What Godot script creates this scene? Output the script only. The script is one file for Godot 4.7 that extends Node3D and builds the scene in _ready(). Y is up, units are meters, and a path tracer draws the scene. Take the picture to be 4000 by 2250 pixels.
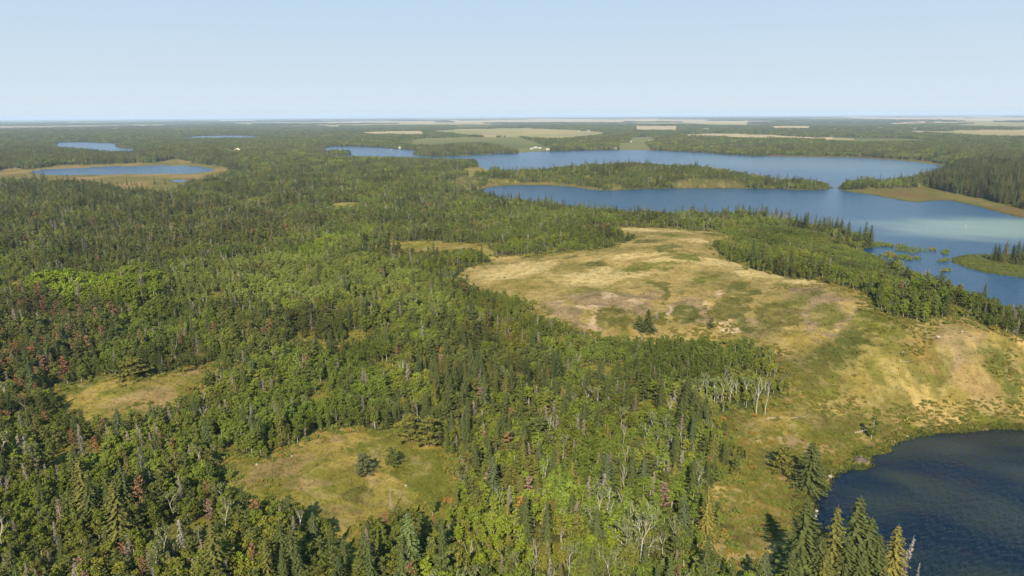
extends Node3D

# A drone view over a lake country of aspen and spruce woods: one terrain sheet, lakes at level 0, meadows,
# trees as meshes of small leaf faces. The outlines below are read off the photograph (2576 x 1449) and laid
# onto the land or the water, so that everything stands at its own distance.
const F := 1793.0
const EYE := Vector3(0, 100, 0)
const FAN := 0.80

var view: Basis
var back: Basis
var rng := RandomNumberGenerator.new()
var n_hum := FastNoiseLite.new()
var n_small := FastNoiseLite.new()
var n_roll := FastNoiseLite.new()
var n_patch := FastNoiseLite.new()
var n_fine := FastNoiseLite.new()
var n_mix := FastNoiseLite.new()
var n_tone := FastNoiseLite.new()
var lakes := {}          # name -> world outline
var marshes: Array = []
var fields: Array = []   # [outline, box, colour]
var meadows: Array = []  # [outline, box, kind]
var zones: Array = []    # [outline, box, weights, tint, height, density]
var shrub_zones: Array = []
var blots: Array = []    # soft patches of other grass or bare soil
var hills: Array = []
const NU := 320
const NV := 320
const UMAX := 1.02
const V0 := 3.4
const V1 := 11.3
var g_lake := PackedFloat32Array()
var g_marsh := PackedFloat32Array()
var used := {}
var mat := {}
var protos := {}
var lots := {}           # prototype -> [transforms, colours]
var clear_spots: Array = []  # [x, z, radius squared]: kept free of other trees
var picks := {}          # kind -> candidates that may become objects


func _ready() -> void:
	rng.seed = 7
	make_view()
	make_light()
	make_noise()
	make_materials()
	make_outlines()
	make_shore_grid()
	make_areas()
	build_terrain()
	build_waters()
	make_prototypes()
	build_landmarks()
	plant_forest()
	plant_undergrowth()
	plant_meadows()
	plant_reeds()
	commit_objects()
	commit_lots()


# ---------------------------------------------------------------- camera, sky, sun
func make_view() -> void:
	view = Basis(Vector3.RIGHT, deg_to_rad(-13.59)) * Basis(Vector3.BACK, deg_to_rad(-0.31))
	back = view.inverse()
	var cam := Camera3D.new()
	cam.name = "camera"
	cam.transform = Transform3D(view, EYE)
	cam.fov = rad_to_deg(2.0 * atan(724.5 / F))
	cam.near = 0.5
	cam.far = 200000.0
	add_child(cam)
	cam.current = true


func make_light() -> void:
	var sky := ProceduralSkyMaterial.new()
	sky.sky_top_color = Color(0.095, 0.24, 0.405).linear_to_srgb()
	sky.sky_horizon_color = Color(0.335, 0.378, 0.41).linear_to_srgb()
	sky.sky_curve = 0.22
	sky.ground_bottom_color = Color(0.10, 0.12, 0.08).linear_to_srgb()
	sky.ground_horizon_color = Color(0.33, 0.39, 0.43).linear_to_srgb()
	sky.ground_curve = 0.02
	sky.sun_angle_max = 1.0
	var env := Environment.new()
	env.background_mode = Environment.BG_SKY
	env.sky = Sky.new()
	env.sky.sky_material = sky
	env.tonemap_mode = Environment.TONE_MAPPER_LINEAR
	env.tonemap_exposure = 2.1
	env.sdfgi_enabled = true
	env.ssao_enabled = true
	env.ssil_enabled = true
	env.fog_enabled = true
	env.fog_density = 0.00005
	env.fog_light_color = Color(0.83, 0.91, 1.0)
	var we := WorldEnvironment.new()
	we.name = "world_environment"
	we.environment = env
	add_child(we)
	var sun := DirectionalLight3D.new()
	sun.name = "sun"
	sun.light_energy = 1.6
	sun.light_color = Color(1.0, 0.95, 0.86)
	sun.light_angular_distance = 0.5
	sun.shadow_enabled = true
	var to := Vector3(-0.10, 0.57, 0.81).normalized()
	sun.transform = Transform3D(Basis.looking_at(-to, Vector3.UP), Vector3(0, 200, 0))
	add_child(sun)


func make_noise() -> void:
	var k := 0
	for p in [[n_hum, 1.0 / 210.0, 2], [n_small, 1.0 / 55.0, 2], [n_roll, 1.0 / 2600.0, 3], [n_patch, 1.0 / 26.0, 4], [n_fine, 1.0 / 5.0, 3], [n_mix, 1.0 / 75.0, 3], [n_tone, 1.0 / 38.0, 2]]:
		var n: FastNoiseLite = p[0]
		n.seed = 11 + k * 7
		n.noise_type = FastNoiseLite.TYPE_SIMPLEX_SMOOTH
		n.frequency = p[1]
		n.fractal_octaves = p[2]
		k += 1


# ---------------------------------------------------------------- picture to place and back
func ray(px: float, py: float) -> Vector3:
	return (view * Vector3((px - 1288.0) / F, (724.5 - py) / F, -1.0)).normalized()


func plane(px: float, py: float, h := 0.0) -> Vector2:
	var d := ray(px, py)
	var t: float = (h - EYE.y) / minf(d.y, -0.0012)
	return Vector2(d.x * t, d.z * t)


func ground(px: float, py: float) -> Vector3:
	var d := ray(px, py)
	var t := 70.0
	while t < 30000.0:
		var p := EYE + d * t
		if p.y < maxf(height(p.x, p.z), 0.0):
			var a := t / 1.012
			var b := t
			for i in 14:
				var m := (a + b) * 0.5
				var q := EYE + d * m
				if q.y < maxf(height(q.x, q.z), 0.0):
					b = m
				else:
					a = m
			p = EYE + d * b
			return Vector3(p.x, maxf(height(p.x, p.z), 0.0), p.z)
		t *= 1.012
	var e := plane(px, py)
	return Vector3(e.x, 0, e.y)


func seen_at(p: Vector3) -> Vector2:
	var q := back * (p - EYE)
	if q.z > -1.0:
		return Vector2(-9999, -9999)
	return Vector2(1288.0 - F * q.x / q.z, 724.5 + F * q.y / q.z)


func tall(base: Vector3, py_top: float) -> float:
	var a := 0.2
	var b := 60.0
	for i in 24:
		var m := (a + b) * 0.5
		if seen_at(base + Vector3(0, m, 0)).y < py_top:
			b = m
		else:
			a = m
	return a


# z2p: outline read in an enlarged view whose corner is (ox, oy) and whose pixels measure k
func z2p(ox: float, oy: float, k: float, flat: Array) -> Array:
	var r := []
	for i in range(0, flat.size(), 2):
		r.append(ox + flat[i] * k)
		r.append(oy + flat[i + 1] * k)
	return r


func laid(flat: Array, h: float) -> PackedVector2Array:
	var r := PackedVector2Array()
	for i in range(0, flat.size(), 2):
		r.append(plane(flat[i], flat[i + 1], h))
	return r


func draped(flat: Array) -> PackedVector2Array:
	var r := PackedVector2Array()
	for i in range(0, flat.size(), 2):
		var g := ground(flat[i], flat[i + 1])
		r.append(Vector2(g.x, g.z))
	return r


func box_of(p: PackedVector2Array) -> Rect2:
	var b := Rect2(p[0], Vector2.ZERO)
	for q in p:
		b = b.expand(q)
	return b


func inside(area: Array, q: Vector2) -> bool:
	return area[1].has_point(q) and Geometry2D.is_point_in_polygon(q, area[0])


# ---------------------------------------------------------------- outlines of the waters and the marshes
func make_outlines() -> void:
	lakes["main_lake"] = laid([1205, 480, 1232, 471, 1290, 466, 1380, 467, 1440, 470, 1480, 477, 1520, 480, 1560, 479, 1600, 476, 1680, 474, 1760, 474,
		1850, 474.5, 1950, 475, 2020, 478, 2070, 479, 2092, 475, 2086, 468, 2020, 464, 1960, 462, 1890, 454, 1800, 442, 1700, 434, 1600, 428, 1500, 429, 1400, 437, 1300, 440,
		1262, 434, 1240, 433, 1218, 424, 1190, 410, 1100, 408, 1000, 405, 900, 403, 826, 399, 815, 373, 832, 368.5, 900, 369, 960, 371, 1000, 375, 1040, 377.5, 1072, 378.5,
		1050, 385, 1036, 389.5, 1062, 392, 1112, 393.8, 1150, 392.5, 1200, 390.5, 1240, 388.5, 1288, 386, 1340, 382, 1420, 380, 1500, 377.8, 1560, 377, 1620, 377.5, 1680, 379.5, 1780, 385,
		1850, 390.5, 1890, 392.6, 1950, 393.5, 2050, 395.5, 2150, 397, 2250, 402.5, 2330, 411, 2372, 417, 2392, 424, 2370, 432, 2344, 440, 2300, 452, 2260, 461, 2190, 462, 2128, 463,
		2112, 469, 2106, 476, 2130, 482, 2180, 488, 2230, 497, 2285, 507, 2312, 510, 2340, 504, 2395, 505.5, 2460, 519, 2520, 536, 2580, 550, 2750, 580, 2900, 640, 2760, 648,
		2576, 641, 2490, 640, 2424, 642, 2398, 648, 2392, 655, 2402, 663, 2440, 676, 2500, 690, 2580, 700, 2800, 720, 2900, 900, 2660, 868, 2576, 822, 2500, 778, 2430, 748, 2330, 716,
		2250, 670, 2200, 642, 2165, 630, 2200, 610, 2196, 602, 2150, 599, 2080, 584, 2000, 564, 1900, 547, 1800, 543, 1700, 548, 1600, 544, 1500, 533, 1400, 520, 1300, 511, 1225, 497], 0.0)
	lakes["marsh_lake"] = laid([75, 431.6, 116, 427, 232, 421.3, 309, 418.7, 387, 417.4, 464, 417.4, 505, 418.7, 531, 423.9, 544, 428.3, 516, 433.4, 464, 436.2, 387, 436.8, 309, 437.5,
		206, 439.3, 121, 440.1, 77, 435.5], 0.0)
	lakes["pool"] = laid([423, 452, 469, 452, 476, 455, 464, 458.5, 438, 458.7], 0.0)
	lakes["upper_lake"] = laid(z2p(0, 270.5, 0.2578, [530, 350, 620, 338, 850, 338, 1120, 350, 1130, 382, 1200, 398, 1350, 406, 1290, 432, 1400, 447, 1380, 466, 1150, 480, 1000, 465, 800, 450,
		620, 440, 560, 400]), 0.0)
	lakes["reed_lake"] = laid([459, 345, 516, 341.6, 593, 340.8, 650, 343, 655, 352, 560, 353, 470, 351], 0.0)
	lakes["wood_pond"] = laid([1816, 368.5, 1870, 367.8, 1935, 369, 1937, 378, 1870, 378, 1830, 375], 0.0)
	lakes["near_pond"] = laid(z2p(1932, 1030.4, 0.2889, [2700, 196, 2229, 187, 2050, 180, 1900, 180, 1700, 192, 1540, 194, 1400, 207, 1300, 227, 1200, 247, 1100, 292, 1055, 332, 1040, 372, 965, 402,
		915, 432, 942, 470, 840, 507, 720, 507, 605, 560, 540, 602, 485, 650, 462, 720, 428, 780, 415, 870, 415, 940, 450, 1020, 540, 1130, 700, 1270, 880, 1400, 1040, 1500, 1180, 1620, 1400, 1800,
		2700, 1800]), 0.0)
	marshes.append(laid(z2p(0, 270.5, 0.2578, [-100, 640, 50, 600, 300, 600, 600, 570, 900, 558, 1200, 553, 1500, 543, 1640, 515, 1690, 500, 1780, 515, 1900, 545, 2100, 568, 2250, 600, 2200, 650,
		2120, 700, 1980, 760, 1760, 790, 1650, 850, 1560, 890, 1340, 880, 1230, 840, 1100, 790, 960, 775, 840, 770, 600, 765, 420, 745, 300, 730, 100, 760, -100, 760]), 0.2))
	marshes.append(laid([2050, 482, 2125, 478, 2250, 474, 2330, 472, 2400, 488, 2480, 503, 2576, 528, 2700, 560, 2700, 590, 2576, 553, 2480, 530, 2390, 512, 2310, 515, 2230, 502, 2150, 492], 0.2))
	marshes.append(laid([2385, 640, 2500, 636, 2600, 636, 2760, 645, 2760, 712, 2576, 706, 2470, 690, 2395, 668], 0.2))
	marshes.append(laid([1160, 490, 1205, 472, 1240, 462, 1300, 460, 1400, 461, 1470, 470, 1520, 475, 1480, 484, 1380, 474, 1270, 474, 1215, 486], 0.2))
	marshes.append(laid([1060, 395, 1160, 391, 1260, 386, 1290, 389, 1160, 397, 1100, 402], 0.2))
	marshes.append(laid([1890, 391, 2060, 393, 2200, 397, 2330, 405, 2400, 420, 2370, 424, 2290, 414, 2150, 402, 1980, 397], 0.2))
	for e in [[1750, 690, 14, 130, 105, 140, 12.0], [2240, 800, 12, 95, 62, 90, 12.0], [2500, 880, 10, 60, 48, 48, 8.5], [1560, 600, 8, 60, 110, 110, 6.0],
			[1640, 446, 6, 60, 260, 90, 11.0], [1480, 440, 6, 60, 120, 60, 4.0], [1950, 600, 6, 70, 70, 60, 5.0], [2560, 430, 6, 60, 330, 260, 10.0], [1850, 352, 6, 60, 500, 260, 9.0],
			[1200, 352, 6, 60, 420, 220, 10.0], [330, 760, 6, 60, 70, 50, 3.5], [900, 870, 6, 60, 60, 60, 3.0], [840, 1160, 4, 60, 40, 34, 2.0], [300, 980, 4, 60, 36, 30, 2.2],
			[2100, 960, 5, 60, 40, 40, 2.5], [300, 380, 5, 60, 300, 200, 8.0]]:
		var c := plane(e[0], e[1], e[2])
		hills.append([c.x, c.y, 1.0 / (e[4] * e[4]), 1.0 / (e[5] * e[5]), e[6], maxf(e[4], e[5]) * 2.6])


func signed_grid(list: Array, most: float, dry: Array) -> PackedFloat32Array:
	var dry_boxes := []
	for p in dry:
		dry_boxes.append(box_of(p).grow(40.0))
	var g := PackedFloat32Array()
	g.resize(NU * NV)
	var boxes := []
	for p in list:
		boxes.append(box_of(p).grow(most))
	for j in NV:
		var r := exp(lerpf(V0, V1, j / (NV - 1.0)))
		for i in NU:
			var u := lerpf(-UMAX, UMAX, i / (NU - 1.0))
			var q := Vector2(sin(u) * r, -cos(u) * r)
			var best := most
			for k in list.size():
				if not boxes[k].has_point(q):
					continue
				var p: PackedVector2Array = list[k]
				var dd := most * most
				var a := p[p.size() - 1]
				for b in p:
					var m := Geometry2D.get_closest_point_to_segment(q, a, b)
					dd = minf(dd, m.distance_squared_to(q))
					a = b
				var s := sqrt(dd)
				if Geometry2D.is_point_in_polygon(q, p):
					s = -s
				best = minf(best, s)
			for k in dry.size():
				if best < 0.0 and dry_boxes[k].has_point(q):
					var dd := 1e6
					var p: PackedVector2Array = dry[k]
					var a := p[p.size() - 1]
					for b in p:
						dd = minf(dd, Geometry2D.get_closest_point_to_segment(q, a, b).distance_squared_to(q))
						a = b
					best = maxf(best, sqrt(dd) * (1.0 if Geometry2D.is_point_in_polygon(q, p) else -1.0))
			g[j * NU + i] = best
	return g


func make_shore_grid() -> void:
	g_lake = signed_grid(lakes.values(), 500.0, [laid([816, 386, 840, 384, 882, 386, 886, 390, 850, 392, 818, 391], 0.0)])
	g_marsh = signed_grid(marshes, 300.0, [])


func look_up(g: PackedFloat32Array, x: float, z: float) -> float:
	var u := (atan2(x, -z) / UMAX + 1.0) * 0.5 * (NU - 1.0)
	var v := (log(maxf(x * x + z * z, 900.0)) * 0.5 - V0) / (V1 - V0) * (NV - 1.0)
	u = clampf(u, 0.0, NU - 1.001)
	v = clampf(v, 0.0, NV - 1.001)
	var i := int(u)
	var j := int(v)
	u -= i
	v -= j
	var k := j * NU + i
	return lerpf(lerpf(g[k], g[k + 1], u), lerpf(g[k + NU], g[k + NU + 1], u), v)


func shore(x: float, z: float) -> float:
	var s := look_up(g_lake, x, z)
	if absf(s) < 30.0:
		s += n_patch.get_noise_2d(x, z) * 2.4 + n_fine.get_noise_2d(x, z) * 0.7
	return s


func height(x: float, z: float) -> float:
	var s := shore(x, z)
	if s < 0.0:
		return maxf(-1.6, s * 0.09) - 0.03
	var d2 := x * x + z * z
	var h := 0.05 + smoothstep(0.0, 26.0, s) * 1.3 + smoothstep(15.0, 160.0, s) * 4.0
	h += (n_hum.get_noise_2d(x, z) * 4.2 + n_small.get_noise_2d(x, z) * 1.1 + 0.6) * smoothstep(6.0, 130.0, s)
	if d2 > 4e6:
		h += (n_roll.get_noise_2d(x, z) * 13.0 + 3.0) * smoothstep(2000.0, 6500.0, sqrt(d2)) * smoothstep(60.0, 400.0, s)
	if d2 < 3e7:
		var e := 0.0
		for k in hills:
			var dx: float = x - k[0]
			var dz: float = z - k[1]
			if absf(dx) < k[5] and absf(dz) < k[5]:
				e += k[4] * exp(-(dx * dx * k[2] + dz * dz * k[3]))
		h += e * smoothstep(2.0, 42.0, s)
		var m := look_up(g_marsh, x, z)
		if m < 45.0:
			h = lerpf(0.14 + 0.08 * n_fine.get_noise_2d(x * 0.3, z * 0.3), h, smoothstep(-4.0, 45.0, m))
	return maxf(h, 0.04)


# ---------------------------------------------------------------- meadows, fields, kinds of wood
func add_meadow(kind: String, flat: Array) -> void:
	var p := draped(flat)
	meadows.append([p, box_of(p), kind])


func add_blots(ox: float, oy: float, k: float, list: Array) -> void:
	for b in list:
		var g := ground(ox + b[0] * k, oy + b[1] * k)
		var d := Vector2(g.x, g.z)
		var l := d.length()
		var drop := maxf(EYE.y - g.y, 40.0)
		var rx: float = b[2] * k / F * sqrt(l * l + drop * drop)
		var rz: float = b[3] * k / F * (l * l + drop * drop) / drop
		blots.append([d, d / l, 1.0 / rx, 1.0 / minf(rz, 90.0), b[4], maxf(rx, minf(rz, 90.0)) * 1.35, b[5] if b.size() > 5 else 1.0])


const SOIL := {
	"P": Color(0.56, 0.415, 0.175), "G": Color(0.15, 0.148, 0.024), "D": Color(0.10, 0.105, 0.024), "M": Color(0.27, 0.188, 0.105), "S": Color(0.56, 0.40, 0.25),
	"Y": Color(0.28, 0.205, 0.05), "O": Color(0.215, 0.145, 0.042), "L": Color(0.13, 0.115, 0.028), "B": Color(0.30, 0.205, 0.08),
}


func make_areas() -> void:
	add_meadow("dry", [1378, 568, 1440, 566, 1500, 568, 1600, 572, 1700, 575, 1800, 584, 1846, 596, 1812, 614, 1802, 630, 1830, 652, 1900, 680, 1960, 691, 2050, 706, 2130, 722, 2180, 746,
		2206, 782, 2260, 800, 2330, 806, 2400, 797, 2470, 815, 2530, 838, 2590, 858, 2720, 900, 2900, 1090, 2576, 1092, 2450, 1085, 2330, 1090, 2230, 1150, 2120, 1190, 2060, 1225, 2052, 1300,
		2075, 1380, 2160, 1460, 2200, 1500, 1850, 1500, 1800, 1400, 1795, 1330, 1800, 1245, 1850, 1200, 1880, 1150, 1800, 1090, 1770, 1050, 1830, 1035, 1960, 1010, 1990, 985, 1955, 945, 1950, 905, 1962, 890,
		1935, 878, 1850, 872, 1790, 868, 1700, 874, 1600, 858, 1500, 866, 1450, 838, 1375, 808, 1330, 778, 1320, 755, 1250, 752, 1180, 726, 1112, 716, 1150, 692, 1205, 668, 1240, 646, 1400, 636, 1540, 622, 1590, 604, 1560, 588, 1480, 580, 1400, 577])
	add_meadow("clear", [535, 1130, 600, 1146, 650, 1155, 700, 1130, 760, 1120, 785, 1088, 830, 1085, 900, 1080, 960, 1075, 1000, 1070, 1010, 1100, 1060, 1100, 1100, 1125, 1140, 1150, 1162, 1180,
		1165, 1225, 1120, 1262, 1060, 1285, 1010, 1310, 960, 1335, 900, 1370, 860, 1372, 790, 1350, 740, 1335, 690, 1320, 640, 1300, 596, 1266, 545, 1200])
	add_meadow("clear", [125, 968, 200, 960, 260, 945, 330, 955, 400, 940, 460, 928, 520, 914, 575, 906, 560, 935, 500, 1005, 440, 1040, 360, 1070, 290, 1092, 210, 1085, 140, 1045, 100, 1000])
	add_meadow("lime", [935, 621, 1000, 608, 1100, 607, 1200, 614, 1262, 628, 1240, 648, 1140, 652, 1060, 650, 980, 646, 930, 640])
	add_meadow("clear", [720, 855, 790, 848, 850, 872, 852, 890, 790, 905, 740, 898, 716, 880])
	add_meadow("lime", [835, 512, 900, 508, 910, 522, 880, 531, 838, 530])
	add_meadow("lime", [1165, 424, 1215, 418, 1240, 428, 1222, 440, 1180, 446])
	add_meadow("slope", [1150, 440, 1190, 444, 1212, 462, 1190, 482, 1150, 486, 1140, 460])
	add_meadow("lime", [1215, 449, 1300, 451, 1305, 458, 1230, 460])
	add_meadow("lime", [12, 712, 60, 706, 66, 724, 20, 736])
	add_meadow("slope", [1690, 466, 1720, 452, 1800, 450, 1860, 456, 1890, 468, 1860, 476, 1760, 476, 1700, 475])
	add_meadow("slope", [1515, 470, 1560, 466, 1575, 476, 1530, 480])
	for f in [[[905, 332, 960, 330.5, 1058, 330, 1072, 333, 1060, 335.5, 920, 335], "P"], [[1075, 331, 1160, 325.5, 1250, 324, 1330, 323.5, 1440, 327, 1540, 333, 1500, 339, 1440, 346, 1370, 348, 1290, 343, 1180, 338], "B"],
			[[1030, 354, 1080, 349, 1160, 348, 1250, 352, 1262, 357, 1160, 360, 1040, 358], "F"], [[1180, 352, 1240, 347, 1300, 349, 1345, 356, 1390, 366, 1300, 368, 1215, 360], "F"],
			[[1195, 346, 1230, 342, 1262, 346, 1230, 349], "F"], [[1590, 346, 1640, 343, 1650, 352, 1610, 357, 1582, 356], "F"], [[1555, 358, 1620, 361, 1650, 366, 1600, 372, 1560, 372], "F"],
			[[1598, 318.5, 1705, 319, 1702, 325.5, 1600, 324], "P"], [[1700, 336, 1800, 336, 1950, 340, 2060, 343, 2180, 345.5, 2060, 348, 1860, 347.5, 1730, 344], "P"],
			[[2060, 347.5, 2260, 347, 2420, 353, 2280, 356, 2080, 352], "F"], [[2320, 332, 2420, 328.5, 2600, 325, 2700, 326, 2700, 343, 2520, 341, 2420, 338], "B"], [[2270, 329, 2420, 330, 2520, 333, 2400, 335.5, 2300, 333], "P"],
			[[1700, 304, 1886, 305, 1886, 308.5, 1720, 307.5], "P"], [[2095, 294.5, 2340, 296.5, 2576, 296, 2700, 297, 2700, 302, 2420, 303.5, 2250, 300.5], "P"], [[2350, 314, 2500, 310, 2700, 309, 2700, 318, 2480, 318], "B"],
			[[1940, 318, 2040, 318, 2036, 322.5, 1950, 321.5], "P"], [[2050, 324, 2110, 323.5, 2100, 326.5], "P"], [[2185, 321, 2225, 321, 2220, 323.5], "P"], [[2270, 322, 2310, 322, 2306, 325], "P"],
			[[1120, 304, 1400, 300.5, 1560, 301.5, 1580, 307, 1400, 306.5, 1160, 309], "P"], [[805, 306.5, 910, 305.5, 905, 308.5, 820, 309], "P"], [[545, 302.5, 640, 302, 640, 304.5, 560, 304.5], "P"], [[330, 315, 420, 314, 420, 316.5, 350, 317], "B"],
			[[1540, 299, 1660, 298.5, 1650, 301], "P"], [[220, 325, 300, 322, 300, 325.5], "B"], [[560, 311.5, 640, 311, 630, 313.5], "B"], [[780, 316, 860, 314.5, 850, 317.5], "B"], [[150, 304, 200, 304, 190, 306.5], "P"]]:
		var mid := 0.0
		for i in range(1, f[0].size(), 2):
			mid += f[0][i] / (f[0].size() * 0.5)
		for i in range(1, f[0].size(), 2):
			if f[0][i] > mid:  # woods on the near side hide the foot of a field
				f[0][i] += 11.0 / plane(f[0][i - 1], f[0][i], 8.0).length() * F
		var p := laid(f[0], 8.0)
		fields.append([p, box_of(p), f[1]])
	for i in 24:
		var fx := rng.randf_range(-50.0, 2600.0) if i % 3 == 0 else rng.randf_range(1000.0, 2650.0)
		var fy := rng.randf_range(297.0, 317.0) - (fx - 1288.0) * 0.0052
		var fw := rng.randf_range(50.0, 190.0)
		var ft := rng.randf_range(0.3, 0.9)
		var p := laid([fx - fw, fy, fx - fw * 0.3, fy - ft, fx + fw, fy - ft * 0.6, fx + fw * 0.8, fy + ft + 11.0 / plane(fx, fy, 8.0).length() * F, fx - fw * 0.8, fy + ft + 11.0 / plane(fx, fy, 8.0).length() * F], 8.0)
		fields.append([p, box_of(p), "P" if i % 2 else "B"])
	# weights: aspen, spruce, pine, rusty pine, grey snag, bare poplar; then tint, height, density
	for q in [[[2300, 470, 2400, 424, 2480, 400, 2760, 380, 2900, 420, 2900, 600, 2576, 532, 2480, 505, 2380, 486, 2300, 484], [0.04, 0.8, 0.1, 0.06, 0.0, 0.0], "dark", 1.25, 1.0],
			[[1880, 396, 1900, 372, 2050, 366, 2300, 362, 2700, 352, 2760, 380, 2480, 402, 2400, 424, 2200, 402], [0.45, 0.5, 0.05, 0.0, 0.0, 0.0], "deep", 1.15, 1.0],
			[[1036, 392, 1060, 372, 1240, 362, 1420, 366, 1420, 381, 1240, 390, 1120, 396], [0.2, 0.75, 0.05, 0.0, 0.0, 0.0], "deep", 1.2, 1.0],
			[[-60, 424, -60, 388, 160, 374, 300, 372, 470, 390, 470, 412, 400, 417, 130, 421], [0.15, 0.75, 0.1, 0.0, 0.0, 0.0], "dark", 1.25, 1.0],
			[[470, 420, 470, 390, 540, 382, 600, 400, 600, 430, 560, 424], [0.1, 0.8, 0.1, 0.0, 0.0, 0.0], "dark", 1.25, 1.0],
			[[-60, 560, -60, 470, 210, 466, 330, 486, 420, 500, 560, 500, 600, 470, 720, 460, 780, 500, 640, 530, 420, 560, 200, 590], [0.26, 0.32, 0.33, 0.03, 0.06, 0.0], "olive", 1.1, 1.0],
			[[-60, 640, -60, 585, 200, 590, 420, 560, 700, 545, 820, 560, 800, 595, 640, 612, 420, 640, 200, 650], [0.16, 0.22, 0.48, 0.08, 0.06, 0.0], "olive", 1.1, 1.0],
			[[-60, 1010, -60, 800, 60, 780, 230, 800, 330, 830, 250, 900, 180, 950, 130, 960, 120, 1010], [0.12, 0.2, 0.44, 0.2, 0.04, 0.0], "olive", 1.15, 1.0],
			[[70, 800, 68, 765, 120, 745, 230, 735, 330, 715, 405, 735, 412, 775, 350, 800, 300, 790, 230, 800, 130, 800], [0.97, 0.0, 0.0, 0.0, 0.03, 0.0], "lime", 1.45, 1.0],
			[[740, 640, 800, 608, 880, 588, 950, 568, 968, 578, 890, 604, 830, 630, 780, 650], [1.0, 0.0, 0.0, 0.0, 0.0, 0.0], "lime", 0.9, 1.3],
			[[560, 900, 560, 780, 700, 770, 880, 790, 900, 850, 760, 872, 640, 900], [0.35, 0.1, 0.5, 0.02, 0.03, 0.0], "olive", 1.0, 1.0],
			[[400, 790, 430, 690, 640, 640, 900, 650, 1120, 720, 1180, 800, 1060, 840, 900, 790, 700, 770, 560, 780], [0.86, 0.03, 0.07, 0.01, 0.02, 0.01], "grey", 0.95, 1.1],
			[[900, 850, 880, 760, 1000, 750, 1160, 800, 1260, 860, 1400, 900, 1360, 960, 1100, 930], [0.45, 0.16, 0.34, 0.01, 0.03, 0.01], "olive", 1.0, 1.0],
			[[1160, 800, 1180, 730, 1320, 750, 1500, 860, 1800, 865, 1950, 890, 1920, 960, 1700, 990, 1400, 960, 1360, 900], [0.93, 0.01, 0.04, 0.0, 0.01, 0.01], "deep", 0.74, 1.25],
			[[1700, 1000, 1740, 930, 1950, 910, 1980, 1000, 1900, 1040, 1780, 1040], [0.82, 0.0, 0.05, 0.0, 0.01, 0.12], "grey", 0.9, 0.85],
			[[1800, 620, 1812, 600, 1880, 560, 2000, 560, 2200, 620, 2300, 690, 2480, 765, 2640, 850, 2640, 915, 2540, 868, 2400, 832, 2240, 836, 2170, 775, 2050, 736, 1900, 712, 1815, 680, 1790, 625], [0.93, 0.01, 0.03, 0.01, 0.01, 0.01], "deep", 0.46, 1.35],
			[[1190, 636, 1170, 600, 1240, 585, 1400, 572, 1560, 590, 1560, 618, 1400, 632], [0.66, 0.06, 0.26, 0.0, 0.0, 0.02], "deep", 0.9, 1.2],
			[[1290, 560, 1290, 510, 1500, 530, 1700, 545, 1900, 555, 2000, 590, 1840, 592, 1600, 570, 1400, 566], [0.7, 0.18, 0.12, 0.0, 0.0, 0.0], "olive", 0.8, 1.15],
			[[1220, 476, 1260, 425, 1500, 410, 1780, 432, 1900, 452, 1900, 476, 1600, 476, 1400, 470], [0.86, 0.08, 0.02, 0.0, 0.0, 0.04], "deep", 1.0, 1.0],
			[[-60, 1449, -60, 1010, 130, 1010, 300, 1090, 560, 1140, 620, 1290, 700, 1340, 640, 1500, -60, 1600], [0.54, 0.13, 0.26, 0.04, 0.05, 0.015], "olive", 0.95, 1.0],
			[[640, 1500, 700, 1340, 880, 1380, 1060, 1310, 1180, 1240, 1350, 1160, 1500, 1500], [0.46, 0.26, 0.24, 0.02, 0.02, 0.015], "olive", 1.0, 1.0],
			[[1350, 1160, 1500, 1080, 1760, 1050, 1850, 1150, 1800, 1240, 1790, 1340, 1830, 1500, 1500, 1500], [0.55, 0.26, 0.1, 0.02, 0.03, 0.04], "fresh", 1.0, 1.0],
			[[960, 1070, 1000, 960, 1350, 920, 1700, 1000, 1760, 1050, 1500, 1080, 1350, 1160, 1160, 1180], [0.4, 0.27, 0.25, 0.02, 0.04, 0.02], "olive", 1.05, 1.0],
			[[560, 1130, 520, 1000, 700, 910, 960, 930, 1000, 1060, 780, 1090, 700, 1130], [0.72, 0.08, 0.16, 0.01, 0.02, 0.01], "fresh", 0.9, 1.1]]:
		var p := laid(q[0], 7.0)
		zones.append([p, box_of(p), q[1], q[2], q[3], q[4]])
	for q in [[[1880, 1050, 1960, 985, 2060, 975, 2170, 1005, 2140, 1045, 2000, 1062], 0.55], [[1800, 1215, 1950, 1180, 2020, 1250, 2020, 1320, 1960, 1400, 1900, 1480, 1790, 1480], 0.75], [[2180, 830, 2220, 790, 2320, 800, 2370, 850, 2340, 905, 2220, 890], 0.4],
			[[1660, 862, 1700, 800, 1800, 790, 1880, 830, 1960, 870, 1800, 866], 0.4], [[2470, 905, 2576, 880, 2640, 980, 2520, 970], 0.5], [[2060, 950, 2090, 860, 2150, 860, 2180, 940, 2110, 985], 0.25], [[1780, 1060, 1960, 1050, 2100, 1100, 2050, 1190, 1900, 1190, 1790, 1120], 0.22],
			[[2180, 985, 2300, 930, 2420, 960, 2400, 1060, 2240, 1050], 0.06], [[1300, 790, 1330, 760, 1460, 820, 1480, 850, 1400, 830], 0.4], [[1480, 650, 1560, 640, 1560, 668, 1480, 668], 0.05]]:
		var p := draped(q[0])
		shrub_zones.append([p, box_of(p), q[1]])
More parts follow.
